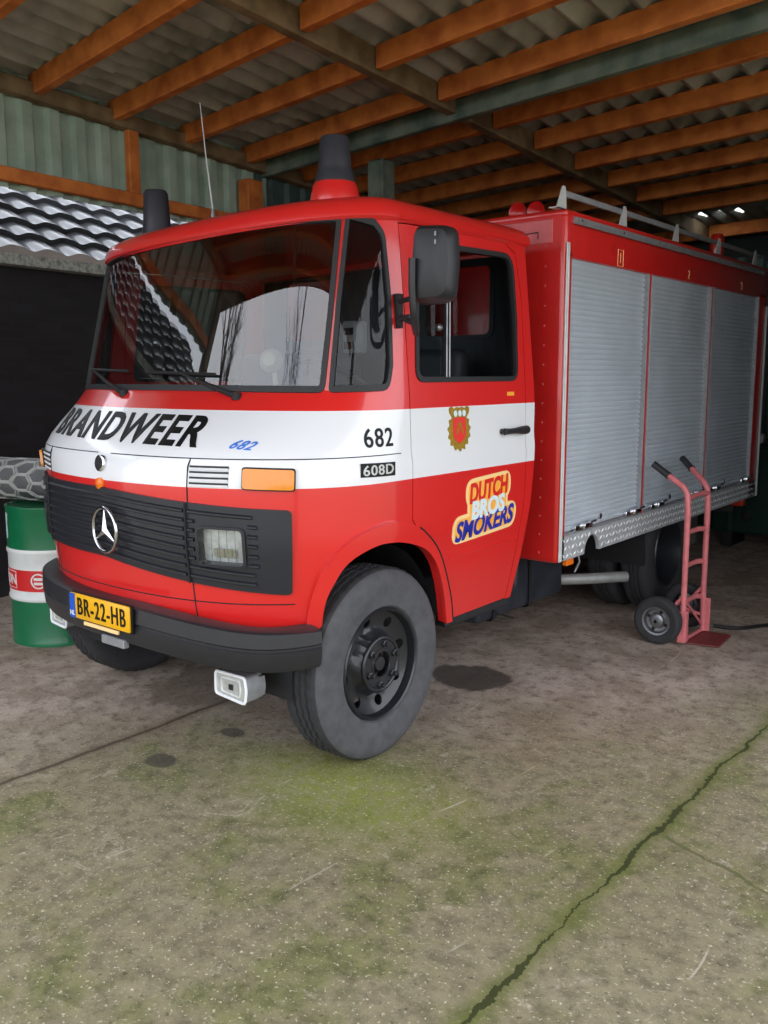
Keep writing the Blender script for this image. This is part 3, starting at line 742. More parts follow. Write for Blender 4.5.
# grille with slats, lamps
def gtop(x): return 1.204 - .055 * min(1, max(0, x / .88))
def gbot(x): return .905 - .10 * min(1, max(0, x / .88))
GX = .878
gl_out = [(x, gbot(x)) for x in np.linspace(-GX + .012, GX - .018, 30)] + [(x, gtop(x)) for x in np.linspace(GX, -GX, 30)]
gl_out = fillet(gl_out, [.0] * 0 or [.02 if i in (0, 29, 30, 59) else 0 for i in range(60)])
gr = obj('grille', panel_bm(toU(gl_out), [toU(lamp_hole(1)), toU(lamp_hole(-1))], S, .045, .03, .014), 'grille', truck, 40)
NS = 8
for k in range(NS):
    f = (k + .9) / (NS + .8)
    for xa, xb in ((-.74, -.515), (-.495, .495), (.515, .76)):
        segs = [(xa, xb)]
        zc = gbot(.6) + (gtop(.6) - gbot(.6)) * f
        if abs(zc - 1.004) < .092 and abs(xa + xb) > .3:
            s = 1 if xb > 0 else -1; segs = [(s * .515, s * .54), (s * .745, s * .775)]
        for a, b_ in segs:
            a, b_ = min(a, b_), max(a, b_); bb = BM(); P = []
            for x in np.linspace(a, b_, max(2, int((b_ - a) / .04))):
                z = gbot(x) + (gtop(x) - gbot(x)) * f; p, n = FX(x, z); P.append((p + n * .0135, n))
            L1 = [bb.verts.new(p + Vector((0, 0, .009))) for p, n in P]; L2 = [bb.verts.new(p + n * .012 + Vector((0, 0, .004))) for p, n in P]
            L3 = [bb.verts.new(p + n * .012 + Vector((0, 0, -.003))) for p, n in P]; L4 = [bb.verts.new(p + Vector((0, 0, -.009))) for p, n in P]
            for i in range(len(P) - 1):
                for A_, B_ in ((L1, L2), (L2, L3), (L3, L4)): bb.faces.new((A_[i], B_[i], B_[i + 1], A_[i + 1]))
            for i in (0, -1): bb.faces.new((L1[i], L2[i], L3[i], L4[i]))
            obj('grille_slat', bb, 'grille', gr, 30, recalc=True)
for s in (1, -1): groove([FX(s * .505, z)[0] + FX(s * .505, z)[1] * .022 for z in np.linspace(gbot(.505 * s), gtop(.505 * s), 10)], .0045, 'dark', gr)
for s in (1, -1):
    L = lamp_hole(s)
    hl = obj('headlight', panel_bm(toU(offset(L, -.001)), [], S, .03, .004, -.022), 'lens', truck)
    obj('lamp_glass', panel_bm(toU(offset(L, -.004)), [], S, .03, .0, .018), 'clear', hl, 60)
    obj('lamp_rim', panel_bm(toU(offset(L, .006)), [toU(offset(L, -.005))], S, .03, .06, .026), 'grille', hl, 50)
    lp = [(s * .645 - .04, .955), (s * .645 + .05, .953), (s * .645 + .05, .99), (s * .645 - .04, .992)]
    obj('lamp_glint', panel_bm(toU(fillet(lp, .012)), [], S, .03, .006, -.008), 'chrome', hl)  # bright rectangle standing in for the reflection inside the lamp
    for k in range(5):
        b2 = BM(); x = (.58 + .03 * k) * s; tube(b2, [FX(x, z)[0] + FX(x, z)[1] * .0165 for z in np.linspace(.94, 1.068, 5)], .0022, 5); obj('lens_rib', b2, 'clear', hl)
# star in a ring on the grille
p, n = FX(.08, 1.03); cst = Vector((.08, p.y - .045, 1.028)); R_ = .094; SC, SS = math.cos(-.08), math.sin(-.08)
bb = BM(); tube(bb, [cst + Vector((R_ * math.cos(a) * SC, R_ * math.cos(a) * SS, R_ * math.sin(a))) for a in np.linspace(0, 2 * PI, 48, endpoint=False)], .0085, 8, True)
star = obj('grille_star', bb, 'chrome', truck, 60)
bb = BM(); tips = []
c0 = bb.verts.new(cst + Vector((0, -.014, 0))); c1 = bb.verts.new(cst + Vector((0, .008, 0)))
ring_ = []
for k in range(6):
    a = PI / 2 + k * PI / 3; r = R_ if k % 2 == 0 else .017
    ring_.append(bb.verts.new(cst + Vector((r * math.cos(a) * SC, r * math.cos(a) * SS, r * math.sin(a)))))
for k in range(6):
    bb.faces.new((c0, ring_[k], ring_[(k + 1) % 6])); bb.faces.new((c1, ring_[(k + 1) % 6], ring_[k]))
obj('star_points', bb, 'chrome', star, 5, recalc=True)
b2 = BM(); tube(b2, [cst + Vector((0, .05, -.09)), cst + Vector((0, 0, -.095))], .008, 8); obj('star_mount', b2, 'chrome', star)

# front bumper: profile swept round the nose
def bump_c(t):
    """t in -1..1 -> plan point of the bumper face"""
    th = abs(t) * PI / 2 * .86; xs, ye, n_ = (1.0, -.2, 2.9) if t > 0 else (.975, -.06, 2.25)
    x = xs * math.sin(th) ** (2 / n_); y = ye - (.79 + ye) * math.cos(th) ** (2 / n_)
    return Vector((math.copysign(x, t), y, 0))
def bump_z(t):
    k = min(1, max(0, t / .75)); return -.045 * k * k * (3 - 2 * k) + (.012 * min(1, -t * 2) if t < 0 else 0)
bb = BM(); rings = []; ts_ = np.linspace(-1, 1, 81)
for t in ts_:
    p = bump_c(t); q = bump_c(min(1, t + .012)) - bump_c(max(-1, t - .012)); n = Vector((q.y, -q.x, 0)).normalized(); k = abs(t) ** 3
    prof = [(-.10, .715), (-.012, .722 - .012 * k), (.0, .715 - .012 * k), (.004, .655), (-.004, .647), (-.004, .640), (.003, .634), (-.004, .572), (-.014, .555), (-.10, .555)]
    rings.append([bb.verts.new(p + n * a + Vector((0, 0, z + .012 + bump_z(t)))) for a, z in prof])
for A, B in zip(rings, rings[1:]):
    for i in range(len(A)): bb.faces.new((A[i], A[(i + 1) % len(A)], B[(i + 1) % len(A)], B[i]))
bb.faces.new(rings[0]); bb.faces.new(rings[-1][::-1])
bump = obj('front_bumper', bb, 'bumper', truck, 35, recalc=True)
# licence plate
PX, PZ = .075, .682; pw, ph = .43, .112
py0 = bump_c(.05).y - .024
bb = BM(); box(bb, (PX - pw / 2, py0, PZ - ph / 2), (PX + pw / 2, py0 + .012, PZ + ph / 2), .006, 2); lp = obj('licence_plate', bb, 'plate', truck)
bb = BM(); box(bb, (PX - pw / 2 - .004, py0 + .010, PZ - ph / 2 - .006), (PX + pw / 2 + .008, py0 + .022, PZ + ph / 2 + .004), .003, 1); obj('plate_holder', bb, 'black', lp)
bb = BM(); box(bb, (PX - pw / 2 + .002, py0 - .002, PZ - ph / 2 + .002), (PX - pw / 2 + .042, py0, PZ + ph / 2 - .002)); pb = obj('plate_country_band', bb, 'plateblue', lp)
pmap = lambda x0, z0: (lambda x, y: (Vector((x0 + x, py0 - .001, z0 + y)), Vector((0, -1, 0))))
lettering('plate_letters', 'white', lp, text_bm('NL', .02, .0), pmap(PX - pw / 2 + .022, PZ - .032), .003, 0)
lettering('plate_letters', 'black', lp, text_bm('BR-22-HB', .076, .004, 0, 1.15, .345), pmap(PX + .021, PZ + .004), .0025, 0)
bb = BM(); box(bb, (PX - .12, py0 + .002, PZ - ph / 2 - .022), (PX + .13, py0 + .012, PZ - ph / 2 - .006), .002, 1); obj('plate_strip', bb, 'stpale', lp)
bb = BM(); box(bb, (PX - .02, py0 + .02, .54), (PX + .14, py0 + .05, .578), .004, 1); obj('tow_bracket', bb, 'rail', bump)
# fog lamps hanging under the bumper
for (fx, fy, fz, wv, hv) in ((.665, -.60, .425, .185, .11), (-.655, -.56, .50, .14, .13)):
    bb = BM(); out = fillet([(-wv / 2, -hv / 2 + .012), (wv / 2 - .01, -hv / 2), (wv / 2, 0), (wv / 2 - .01, hv / 2), (-wv / 2, hv / 2 - .004)], .015)
    prism(bb, [Vector((fx + a, fy, fz + c)) for a, c in out], (0, .10, 0)); es = [e for e in bb.edges if all(abs(v.co.y - fy - .1) < 1e-5 for v in e.verts)]
    bmesh.ops.bevel(bb, geom=es, offset=.03, segments=3, affect='EDGES')
    fog = obj('fog_lamp', bb, 'rail', truck, 40, recalc=True)
    bb = BM(); prism(bb, [Vector((fx + a, fy - .004, fz + c)) for a, c in out], (0, .003, 0)); obj('fog_lens', bb, 'foglens', fog, recalc=True)
    bb = BM(); L3 = [Vector((fx + a * 1.0, fy - .006, fz + c * 1.0)) for a, c in out]; tube(bb, L3, .006, 6, True); obj('lens_rim', bb, 'white', fog)
    bb = BM(); tube(bb, [Vector((fx + a * .62, fy - .0055, fz + c * .62)) for a, c in out], .0035, 5, True); obj('reflector_edge', bb, 'lens', fog)
    bb = BM(); box(bb, (fx - .012, fy - .010, fz - .012), (fx + .012, fy - .004, fz + .012), .002, 1); obj('lamp_mark', bb, 'dark', fog)
    bb = BM(); box(bb, (fx - .02, fy + .04, fz + hv / 2 - .02), (fx + .02, fy + .07, .60), .004, 1); obj('lamp_bracket', bb, 'chassis', fog)
# wipers
for P, hub in (([(.486, -.37, 1.578), (.36, -.395, 1.615), (.235, -.36, 1.655), (.134, -.358, 1.672)], (.486, 1.575)), ([(-.27, -.368, 1.585), (-.35, -.38, 1.60), (-.50, -.345, 1.66), (-.622, -.30, 1.69)], (-.27, 1.58))):
    def on(x, z, o): p, n = FX(x, z); return p + n * o
    bb = BM(); x0, z0 = hub; x1 = P[-1][0]; z1 = P[-1][2]
    tube(bb, [on(x0, z0, .012), on(x0 + (x1 - x0) * .35, z0 + (z1 - z0) * .35, .03), on(x1, z1, .022)], .008, 8, rr=[.013, .010, .005]); wp = obj('wiper', bb, 'dark', truck)
    bb = BM(); lathe(bb, [(0, 0), (.022, 0), (.018, .03), (0, .032)], 16, 'Z', on(x0, z0, .0) + Vector((0, 0, -.006))); obj('wiper_pivot', bb, 'dark', wp)
    bb = BM(); xa, xb = (x1 - .27, x1 + .20) if x0 > 0 else (x1 - .09, x1 + .34)
    xs_ = np.linspace(xa, xb, 14); tube(bb, [on(x, z1 + .012 - .03 * (x - xa), .012) for x in xs_], .007, 6); obj('wiper_blade', bb, 'dark', wp)

# roof: a cap with a visor lip
bb = BM(); rows_ = [(2.30, -.045), (2.272, -.030), (2.268, .008), (2.282, .022), (2.312, .018), (2.345, -.004), (2.368, -.05), (2.385, -.14), (2.398, -.30), (2.404, -.5)]
NU = 64
def roof_pt(k, ins, z):
    xs, yc, ye = .957 + ins, -.20 - ins * (1 if ins > 0 else 1), .17; yr = 1.145 + min(ins, .02)
    f = k / NU; s = 1 if f >= .5 else -1; a = abs(f - .5) * 2
    if a < .5:
        th = a / .5 * PI / 2; x = xs * math.sin(th) ** .8; y = ye - (ye - yc) * math.cos(th) ** .8
    else: x, y = xs, ye + (a - .5) / .5 * (yr - ye)
    return Vector((max(x, 0) * s, y, z + .035 * x * s * .9))
rings = [[bb.verts.new(roof_pt(k, ins, z)) for k in range(NU + 1)] for z, ins in rows_]
for A, B in zip(rings, rings[1:]):
    for k in range(NU): bb.faces.new((A[k], A[k + 1], B[k + 1], B[k]))
for A in (rings[-1], rings[0]):
    for k in range(NU // 2):
        q = [A[k], A[k + 1], A[NU - k - 1], A[NU - k]]
        bb.faces.new(q if len(set(q)) == 4 else [v for i, v in enumerate(q) if v not in q[:i]])
for A, B in zip(rings, rings[1:]): bb.faces.new((A[0], B[0], B[-1], A[-1]))
roof = obj('cab_roof', bb, 'red', truck, 45, recalc=True)
for s in (1, -1):   # rain gutter above the door
    bb = BM(); tube(bb, [Vector((s * (.978 - .01 * (1 - t)),   .10 + 1.04 * t, 2.283 + .031 * s + .012 * math.sin(PI * t))) for t in np.linspace(0, 1, 16)], .011, 8); obj('rain_gutter', bb, 'red', roof)
# rear wall of the cab with its window, floor, lining
bb = panel_bm([(-.93, .55), (.93, .55), (.985, 1.3), (.93, 2.27), (-.93, 2.27), (-.985, 1.3)], [fillet([(.33, 1.87), (.765, 1.87), (.765, 2.24), (.33, 2.24)], .05), fillet([(-.765, 1.87), (-.33, 1.87), (-.33, 2.24), (-.765, 2.24)], .05)], lambda a, c: (Vector((a, 1.15, c)), Vector((0, -1, 0))), .1, .03)
rw = obj('cab_rear_wall', bb, 'cabgrey', truck)
for s in (1, -1):
    L = fillet([(s * .33, 1.87), (s * .765, 1.87), (s * .765, 2.24), (s * .33, 2.24)], .05); L = L if s > 0 else L[::-1]
    fn = lambda a, c: (Vector((a, 1.15, c)), Vector((0, -1, 0)))
    obj('rear_window', panel_bm(offset(L, .003), [], fn, .1, 0, -.01), 'sideglass', rw)
    obj('window_seal', panel_bm(offset(L, .02), [offset(L, -.008)], fn, .06, .045, .008), 'rubber', rw)
bb = BM(); box(bb, (-.8, -.30, .70), (.8, 1.14, .76)); obj('cab_floor', bb, 'dark', truck)
bb = BM()
prism(bb, [Vector(p) for p in ((-.76, -.20, 1.555), (-.76, -.08, 1.585), (-.76, .03, 1.52), (-.76, .03, 1.22), (-.76, -.20, 1.22))], (1.52, 0, 0)); dash = obj('dashboard', bb, 'dark', truck)
bb = BM(); box(bb, (.30, -.02, 1.52), (.72, .10, 1.63), .03, 3); obj('instrument_hood', bb, 'dark', dash)
sw = Matrix.Translation((.50, .22, 1.60)) @ Matrix.Rotation(math.radians(-35), 4, 'X')
bb = BM(); tube(bb, [sw @ Vector((.22 * math.cos(a), .22 * math.sin(a), 0)) for a in np.linspace(0, 2 * PI, 40, endpoint=False)], .014, 8, True); stw = obj('steering_wheel', bb, 'black_plastic', truck)
bb = BM()
for a in (.3, PI - .3, 1.5 * PI): tube(bb, [sw @ Vector((0, 0, -.03)), sw @ Vector((.21 * math.cos(a), .21 * math.sin(a), 0))], .012, 6)
lathe(bb, [(0, -.05), (.05, -.05), (.05, .0), (0, .01)], 16); 
for v in bb.verts[-50:]: v.co = sw @ v.co if v.co.length < .3 else v.co
obj('wheel_spokes', bb, 'black_plastic', stw)
bb = BM(); tube(bb, [sw @ Vector((0, 0, -.03)), Vector((.5, -.1, 1.2))], .025, 8); obj('steering_column', bb, 'dark', stw)
for cx, wd in ((.5, .5), (-.42, .9)):
    bb = BM(); box(bb, (cx - wd / 2, .42, 1.14), (cx + wd / 2, .92, 1.28), .04, 3); st = obj('seat', bb, 'seat', truck)
    bb = BM(); box(bb, (cx - wd / 2, .86, 1.24), (cx + wd / 2, 1.0, 1.80), .05, 3, None)
    for v in bb.verts: v.co.y += .12 * (v.co.z - 1.24) - .06
    obj('backrest', bb, 'seat', st)
    bb = BM(); box(bb, (cx - wd / 2 + .05, .5, .76), (cx + wd / 2 - .05, .9, 1.15)); obj('seat_base', bb, 'dark', st)
bb = BM(); box(bb, (.70, .05, 1.76), (.78, .13, 1.90), .01, 2); rd = obj('radio_handset', bb, 'rail', truck)
bb = BM(); box(bb, (.715, .045, 1.78), (.765, .05, 1.81), .0); box(bb, (.715, .045, 1.84), (.765, .05, 1.87), .0); obj('handset_holes', bb, 'dark', rd)

bb = BM(); q = Matrix.Translation((.43, -.12, 1.735)) @ Matrix.Rotation(math.radians(78), 4, 'X') @ Matrix.Rotation(.5, 4, 'Y'); lathe(bb, [(0, .03), (.03, .025), (.05, .0), (.054, -.012), (.048, -.014), (.03, -.004), (0, -.002)], 24)
for v in bb.verts: v.co = q @ v.co
tube(bb, [(.43, -.10, 1.70), (.43, -.09, 1.63), (.43, -.08, 1.57)], .012, 8)
obj('dash_lamp', bb, 'beige', truck, 40, recalc=True)
# mirror on the driver's door pillar
for s in (1,):
    mx_ = Matrix.Translation((s * 1.262, -.035, 2.085)) @ Matrix.Rotation(s * .22, 4, 'Z')
    bb = BM(); o = fillet([(-.080, -.15), (.074, -.14), (.086, .0), (.080, .142), (-.074, .15), (-.086, 0)], [.04, .05, 0, .05, .035, 0], 6)
    N_ = len(o); ringsM = []
    for sc_, y in ((.001, -.075), (.55, -.074), (.86, -.062), (.97, -.035), (1., 0.0), (1., .03), (.97, .036), (.95, .03)):
        ringsM.append([bb.verts.new(mx_ @ Vector((a * sc_ * s, y, c * sc_))) for a, c in o])
    for A, B in zip(ringsM, ringsM[1:]):
        for i in range(N_): bb.faces.new((A[i], A[(i + 1) % N_], B[(i + 1) % N_], B[i]))
    bb.faces.new(ringsM[-1])
    mr = obj('side_mirror', bb, 'black_plastic', truck, 40, recalc=True)
    bb = BM(); prism(bb, [mx_ @ Vector((a * .93 * s, .031, c * .93)) for a, c in o], mx_.to_3x3() @ Vector((0, .003, 0))); obj('mirror_glass', bb, 'mirror', mr, recalc=True)
    for z in (.105, .075):
        bb = BM(); box(bb, (.028 * s - .003, -.078, z - .008), (.028 * s + .003, -.072, z + .008), 0, 1, mx_); obj('mirror_mark', bb, 'rail', mr)
    bb = BM(); tube(bb, catmull([mx_ @ Vector((-.062 * s, -.085, .02)), mx_ @ Vector((-.064 * s, -.08, -.10)), mx_ @ Vector((-.07 * s, -.05, -.20)), Vector((s * 1.14, .0, 1.835)), Vector((s * 1.115, .03, 1.87)), Vector((s * 1.04, .065, 1.895))], 6), .014, 8); obj('mirror_arm', bb, 'black_plastic', mr)
    bb = BM(); tube(bb, [Vector((s * .99, .07, 1.965)), Vector((s * 1.10, .03, 1.975)), Vector((s * 1.2, -.02, 1.99))], .011, 8); tube(bb, [Vector((s * .99, .07, 1.90)), Vector((s * 1.07, .06, 1.90))], .014, 8); obj('mirror_stay', bb, 'black_plastic', mr)
    p1, n1 = S(s * 1.125, 1.94)
    bb = BM(); box(bb, (s * 1.0 - .03, .055, 1.86), (s * 1.0 + .012, .085, 2.0), .006, 2); obj('mirror_bracket', bb, 'dark', mr)

# beacons, horn covers, aerial
for s, (bx_, by_) in ((1, (.625, .10)), (-1, (-.635, .11))):
    zb = 2.385 + (.02 if s > 0 else -.045)
    bb = BM(); lathe(bb, [(0, -.02), (.108, -.02), (.108, .015), (.097, .07), (.09, .082), (0, .082)] if s > 0 else [(0, -.02), (.1, -.02), (.1, .04), (.09, .052), (0, .052)], 40, 'Z', (bx_, by_, zb)); be = obj('beacon_base', bb, 'red', truck, 40)
    bb = BM(); lathe(bb, [(0, .08), (.09, .08), (.088, .095), (.077, .125), (.072, .15), (.064, .262), (.058, .272), (.0, .274)] if s > 0 else [(0, .05), (.078, .05), (.070, .12), (.062, .262), (.054, .276), (0, .278)], 40, 'Z', (bx_, by_, zb)); obj('beacon_cover', bb, 'beacon', be, 40, label='black tapered cover')
bb = BM(); ab = Vector((-.12, .05, 2.40)); tp = Vector((-.19, .05, 2.955))
lathe(bb, [(0, -.01), (.016, -.01), (.012, .03), (.007, .06), (0, .06)], 12, 'Z', ab); aer = obj('aerial_base', bb, 'steel', truck)
bb = BM(); tube(bb, [ab + Vector((0, 0, .05)), ab.lerp(tp, .5), tp], .0035, 6, rr=[.0045, .003, .0018]); obj('aerial_whip', bb, 'galv', aer)

# wheels
def wheel(name, y, x_out, s, rim_in, tw=.215, R=.425):
    """x_out: outer sidewall plane, measured from the middle of the truck"""
    c = (0, y, R)
    def X(v): return s * v
    bb = BM(); h = tw
    tm = 1 if name.startswith('rear') else 0
    side = [(.250, -.020), (.258, -.008), (.30, .0), (.345, .004), (.385, -.002), (.398, -.008)]
    prof = [(r, x_out + d) for r, d in side]; mts = [tm] * 5
    tread = [(.414, -.020), (R, -.036)]
    prof += [(r, x_out + d) for r, d in tread]; mts += [tm, 1]
    xs_ = np.linspace(x_out - .04, x_out - h + .04, 29)
    for i, x in enumerate(xs_):
        deep = i % 7 in (5, 6) and 4 < i < 26
        prof.append((R - (.011 if deep else 0), x)); mts.append(1)
    prof += [(.414, x_out - h + .02), (.385, x_out - h), (.345, x_out - h - .004), (.27, x_out - h + .008), (.255, x_out - h + .02)]; mts += [1, 1, 1, 1, 1]  # inner sidewall takes the dark tread colour as painted shade
    lathe(bb, [(r, X(x)) for r, x in prof], 144, 'X', c, mats=mts)
    for v in bb.verts:      # tread blocks: cross cuts in the shoulder and ribs
        d = Vector((v.co.y - y, v.co.z - R)); r = d.length
        if r > R - .006 and round(math.atan2(d.y, d.x) / (2 * PI / 144)) % 3 == 0:
            k_ = (r - .006) / r; v.co.y = y + d.x * k_; v.co.z = R + d.y * k_
    t = obj(name, bb, ['tyre', 'tyre_dark'], truck, 40, recalc=True)
    # tread sipes: thin cross cuts
    # rim: dished disc with hand holes, drop centre
    bb = BM(); lathe(bb, [(.252, X(x_out - .022)), (.247, X(x_out - .014)), (.242, X(x_out - .006)), (.235, X(x_out - .012)), (.230, X(x_out - .045)), (.226, X(x_out - .10)), (.226, X(x_out - .19)), (.262, X(x_out - .2))], 64, 'X', c)
    rm = obj('rim', bb, 'rim', t, 40)
    def dish(r): return np.interp(r, [.0, .055, .058, .118, .122, .136, .15, .20, .226, .24], rim_in)
    holes = [[(.188 * math.cos(a) + .024 * math.cos(q) * 1.0, .188 * math.sin(a) + .024 * math.sin(q)) for q in np.linspace(0, 2 * PI, 14, endpoint=False)] for a in np.linspace(0, 2 * PI, 8, endpoint=False) + .2]
    fn = lambda a, q: (Vector((X(x_out + float(dish(math.hypot(a, q)))), y + a * s, R + q)), Vector((s, 0, 0)))
    obj('wheel_disc', panel_bm([(.229 * math.cos(a), .229 * math.sin(a)) for a in np.linspace(0, 2 * PI, 60, endpoint=False)], holes + [[(.057 * math.cos(a), .057 * math.sin(a)) for a in np.linspace(0, 2 * PI, 24, endpoint=False)]], fn, .022, .008, 0), 'rim', rm, 40)
    bb = BM(); hx = x_out + float(dish(.08)); 
    lathe(bb, [(.10, X(hx - .09)), (.053, X(hx - .075)), (.05, X(hx - .03)), (.038, X(hx - .022)), (.03, X(hx - .005)), (0, X(hx - .002))], 32, 'X', c); obj('hub_cap', bb, 'rim', rm, 40)
    bb = BM(); tube(bb, [(X(hx - .004), y + .116 * math.cos(a), R + .116 * math.sin(a)) for a in np.linspace(0, 2 * PI, 40, endpoint=False)], .011, 8, True); tube(bb, [(X(hx - .002), y + .06 * math.cos(a), R + .06 * math.sin(a)) for a in np.linspace(0, 2 * PI, 28, endpoint=False)], .006, 6, True); obj('hub_flange', bb, 'rim', rm, 60)
    for k in range(6):
        a = 2 * PI * k / 6 + .35; bb = BM(); q = (X(hx), y + .09 * math.cos(a), R + .09 * math.sin(a))
        lathe(bb, [(0, 0), (.017, 0), (.017, X(.012)), (.011, X(.014)), (.010, X(.03)), (0, X(.032))], 6, 'X', q); obj('wheel_nut', bb, 'rim' , rm, 20)
    return t
FR = [-.02, -.02, -.015, -.015, -.022, -.06, -.075, -.062, -.05, -.04]
for s in (1, -1): wheel('front_wheel', 0 if s > 0 else .08, .97 if s > 0 else 1.03, s, FR)
RR = [-.20 + v for v in (.02, .02, .02, .02, .02, .0, -.005, .01, .02, .03)]
RY = 3.2
for s in (1, -1):
    wheel('rear_wheel', RY, .985, s, RR, .20)
    wheel('rear_inner_wheel', RY, .735, s, RR, .20)
# wheel-arch liners, chassis, tank, exhaust
for s in (1, -1):
    bb = BM(); N_ = 20; A, B = [], []
    for k in range(N_ + 1):
        a = PI * (1.04 - 1.08 * k / N_); p = Vector((0, .435 * math.cos(a), .42 + .53 * math.sin(a)))
        A.append(bb.verts.new(p + Vector((s * (.93 - (.09 if p.y < -.2 else 0)), 0, 0)))); B.append(bb.verts.new(p + Vector((s * .40, 0, 0))))
    for k in range(N_): bb.faces.new((A[k], A[k + 1], B[k + 1], B[k]))
    bb.faces.new(B); obj('wheel_arch_liner', bb, 'chassis', truck)
    bb = BM(); box(bb, (s * .36 - .035, -.55, .52), (s * .36 + .035, 4.8, .68), .008, 1); obj('chassis_rail', bb, 'chassis', truck)
    bb = BM(); box(bb, (s * .93 - .05, .50, .47), (s * .93 + .02, 1.08, .54), .01, 1); obj('door_step', bb, 'chassis', truck)
for y in (0, RY):
    bb = BM(); tube(bb, [(-.8, y, .425), (-.2, y, .425), (0, y, .425), (.2, y, .425), (.8, y, .425)], .06, 12, rr=[.05, .06, .15 if y else .06, .06, .05]); obj('axle', bb, 'chassis', truck)
bb = BM(); box(bb, (.30, 1.16, .29), (.70, 2.15, .65), .03, 3); tk = obj('fuel_tank', bb, 'tank', truck)
for y in (1.3, 1.7): bb = BM(); box(bb, (.29, y, .28), (.71, y + .03, .66), .03, 3); obj('tank_strap', bb, 'chassis', tk)
bb = BM(); box(bb, (-.86, 1.2, .30), (-.42, 2.2, .64), .03, 3); obj('locker', bb, 'tank', truck)
bb = BM(); tube(bb, [(.50, 2.16, .34), (.72, 2.40, .335), (.90, 2.66, .33)], .036, 16); obj('exhaust_pipe', bb, 'pipe', truck)
bb = BM(); A = [(.985, RY - .52, .62), (.985, RY - .50, .46), (.985, RY - .47, .40)]
prism(bb, [Vector((.50, RY - .48, .62)), Vector((.99, RY - .48, .62)), Vector((.99, RY - .46, .40)), Vector((.50, RY - .46, .40))], (0, .012, 0)); obj('mud_flap', bb, 'rubber', truck)
bb = BM(); tube(bb, [(.85, 1.02, .48), (.86, 1.1, .40), (.84, 1.3, .33)], .006, 6); obj('brake_hose', bb, 'wire', truck)

# ---- equipment box
XB, BY0, BY1, BZ0, BZ1 = 1.06, 1.385, 4.86, .655, 2.505
bb = BM(); box(bb, (-XB + .03, BY0 + .02, BZ0 + .12), (XB - .042, BY1 - .02, BZ1 - .03)); core = obj('equipment_body', bb, 'boxred', truck)
bb = BM(); box(bb, (-XB, BY0, BZ0), (-XB + .04, BY1, BZ1), .012, 2); obj('side_wall', bb, 'boxred', core)
bb = BM(); box(bb, (-XB, BY0, BZ0 - .01), (XB, BY0 + .06, BZ1), .03, 4); fw_ = obj('front_wall', bb, 'boxred', core)
bb = BM(); box(bb, (-XB, BY1 - .05, BZ0), (XB, BY1, BZ1), .012, 2); obj('rear_wall', bb, 'boxred', core)
bb = BM(); box(bb, (-XB, BY0, BZ1 - .035), (XB, BY1, BZ1 + .005), .015, 3); obj('roof_deck', bb, 'boxred', core)
bb = BM(); box(bb, (XB - .04, BY0 + .03, 2.272), (XB, BY1 - .01, 2.49), .006, 2); hd = obj('shutter_header', bb, 'boxred', core)
bb = BM(); box(bb, (XB - .04, BY0 + .01, BZ0), (XB, 1.462, 2.3), .006, 2); obj('corner_pillar', bb, 'boxred', core)
bb = BM(); box(bb, (XB - .04, 4.655, BZ0), (XB, BY1, 2.3), .006, 2); obj('corner_pillar', bb, 'boxred', core)
bb = BM(); box(bb, (XB - .04, 4.645, .79), (XB + .002, 4.657, 2.272), .002, 1); obj('guide_rail', bb, 'rail', core)
spans = [(1.462, 2.462), (2.52, 3.562), (3.612, 4.655)]
for y in (2.491, 3.587):
    bb = BM(); box(bb, (XB - .04, y - .028, .79), (XB - .002, y + .024, 2.275), .004, 1); dv = obj('shutter_post', bb, 'boxred', core)
    for k, wv in ((-.028, .009), (.018, .005)):
        b2 = BM(); box(b2, (XB - .04, y + k - wv / 2, .79), (XB + .004, y + k + wv / 2, 2.272), .002, 1); obj('guide_rail', b2, 'rail', dv)
for ya, yb in spans:
    bb = BM(); ns = 50; z0, z1 = .80, 2.28; prof = []
    for k in range(ns):
        a = z0 + (z1 - z0) * k / ns; p = (z1 - z0) / ns
        prof += [(XB - 0.0320, a), (XB - 0.0295, a + p * .08), (XB - 0.0245, a + p * .25), (XB - 0.0235, a + p * .55), (XB - 0.0265, a + p * .86), (XB - 0.0320, a + p * .93)]
    prof.append((XB - .032, z1)); L = [[bb.verts.new((x, y, z)) for x, z in prof] for y in (ya, yb)]
    for i in range(len(prof) - 1): bb.faces.new((L[0][i], L[1][i], L[1][i + 1], L[0][i + 1]))
    shu = obj('roller_shutter', bb, 'alu', core, 50)
    bb = BM(); box(bb, (XB - .03, ya, .785), (XB - .008, yb, .80), .003, 1); obj('bottom_bar', bb, 'rail', shu)
    for y in (ya + .12, yb - .20):
        bb = BM(); box(bb, (XB - .02, y, .800), (XB + .004, y + .09, .832), .005, 2); box(bb, (XB - .02, y + .085, .806), (XB + .022, y + .18, .838), .007, 2)
        tube(bb, [(XB + .012, y + .16, .836), (XB + .022, y + .21, .842)], .009, 8); obj('shutter_handle', bb, 'chrome', shu)
    bb = BM(); lathe(bb, [(.018, -.004), (.018, .004), (.012, .006), (0, .006)], 18, 'X', (XB - .016, ya + .47, .845)); obj('shutter_lock', bb, 'chrome', shu, recalc=True)
for k, (y, z, t) in enumerate(((2.047, 2.325, '1'), (3.114, 2.32, '2'), (4.202, 2.325, '3'))):
    lettering('locker_number', 'stpale', hd, text_bm(t, .055, .0), lambda a, c, y=y, z=z: (Vector((XB, y + a, z + c)), Vector((1, 0, 0))), .0015, 0)
    if k == 0:
        bb = BM(); P = [Vector((XB, y + a, z + c)) for a, c in ((-.035, -.045), (.035, -.045), (.035, .045), (-.035, .045))]; tube(bb, P, .0025, 4, True); obj('number_frame', bb, 'stpale', hd)
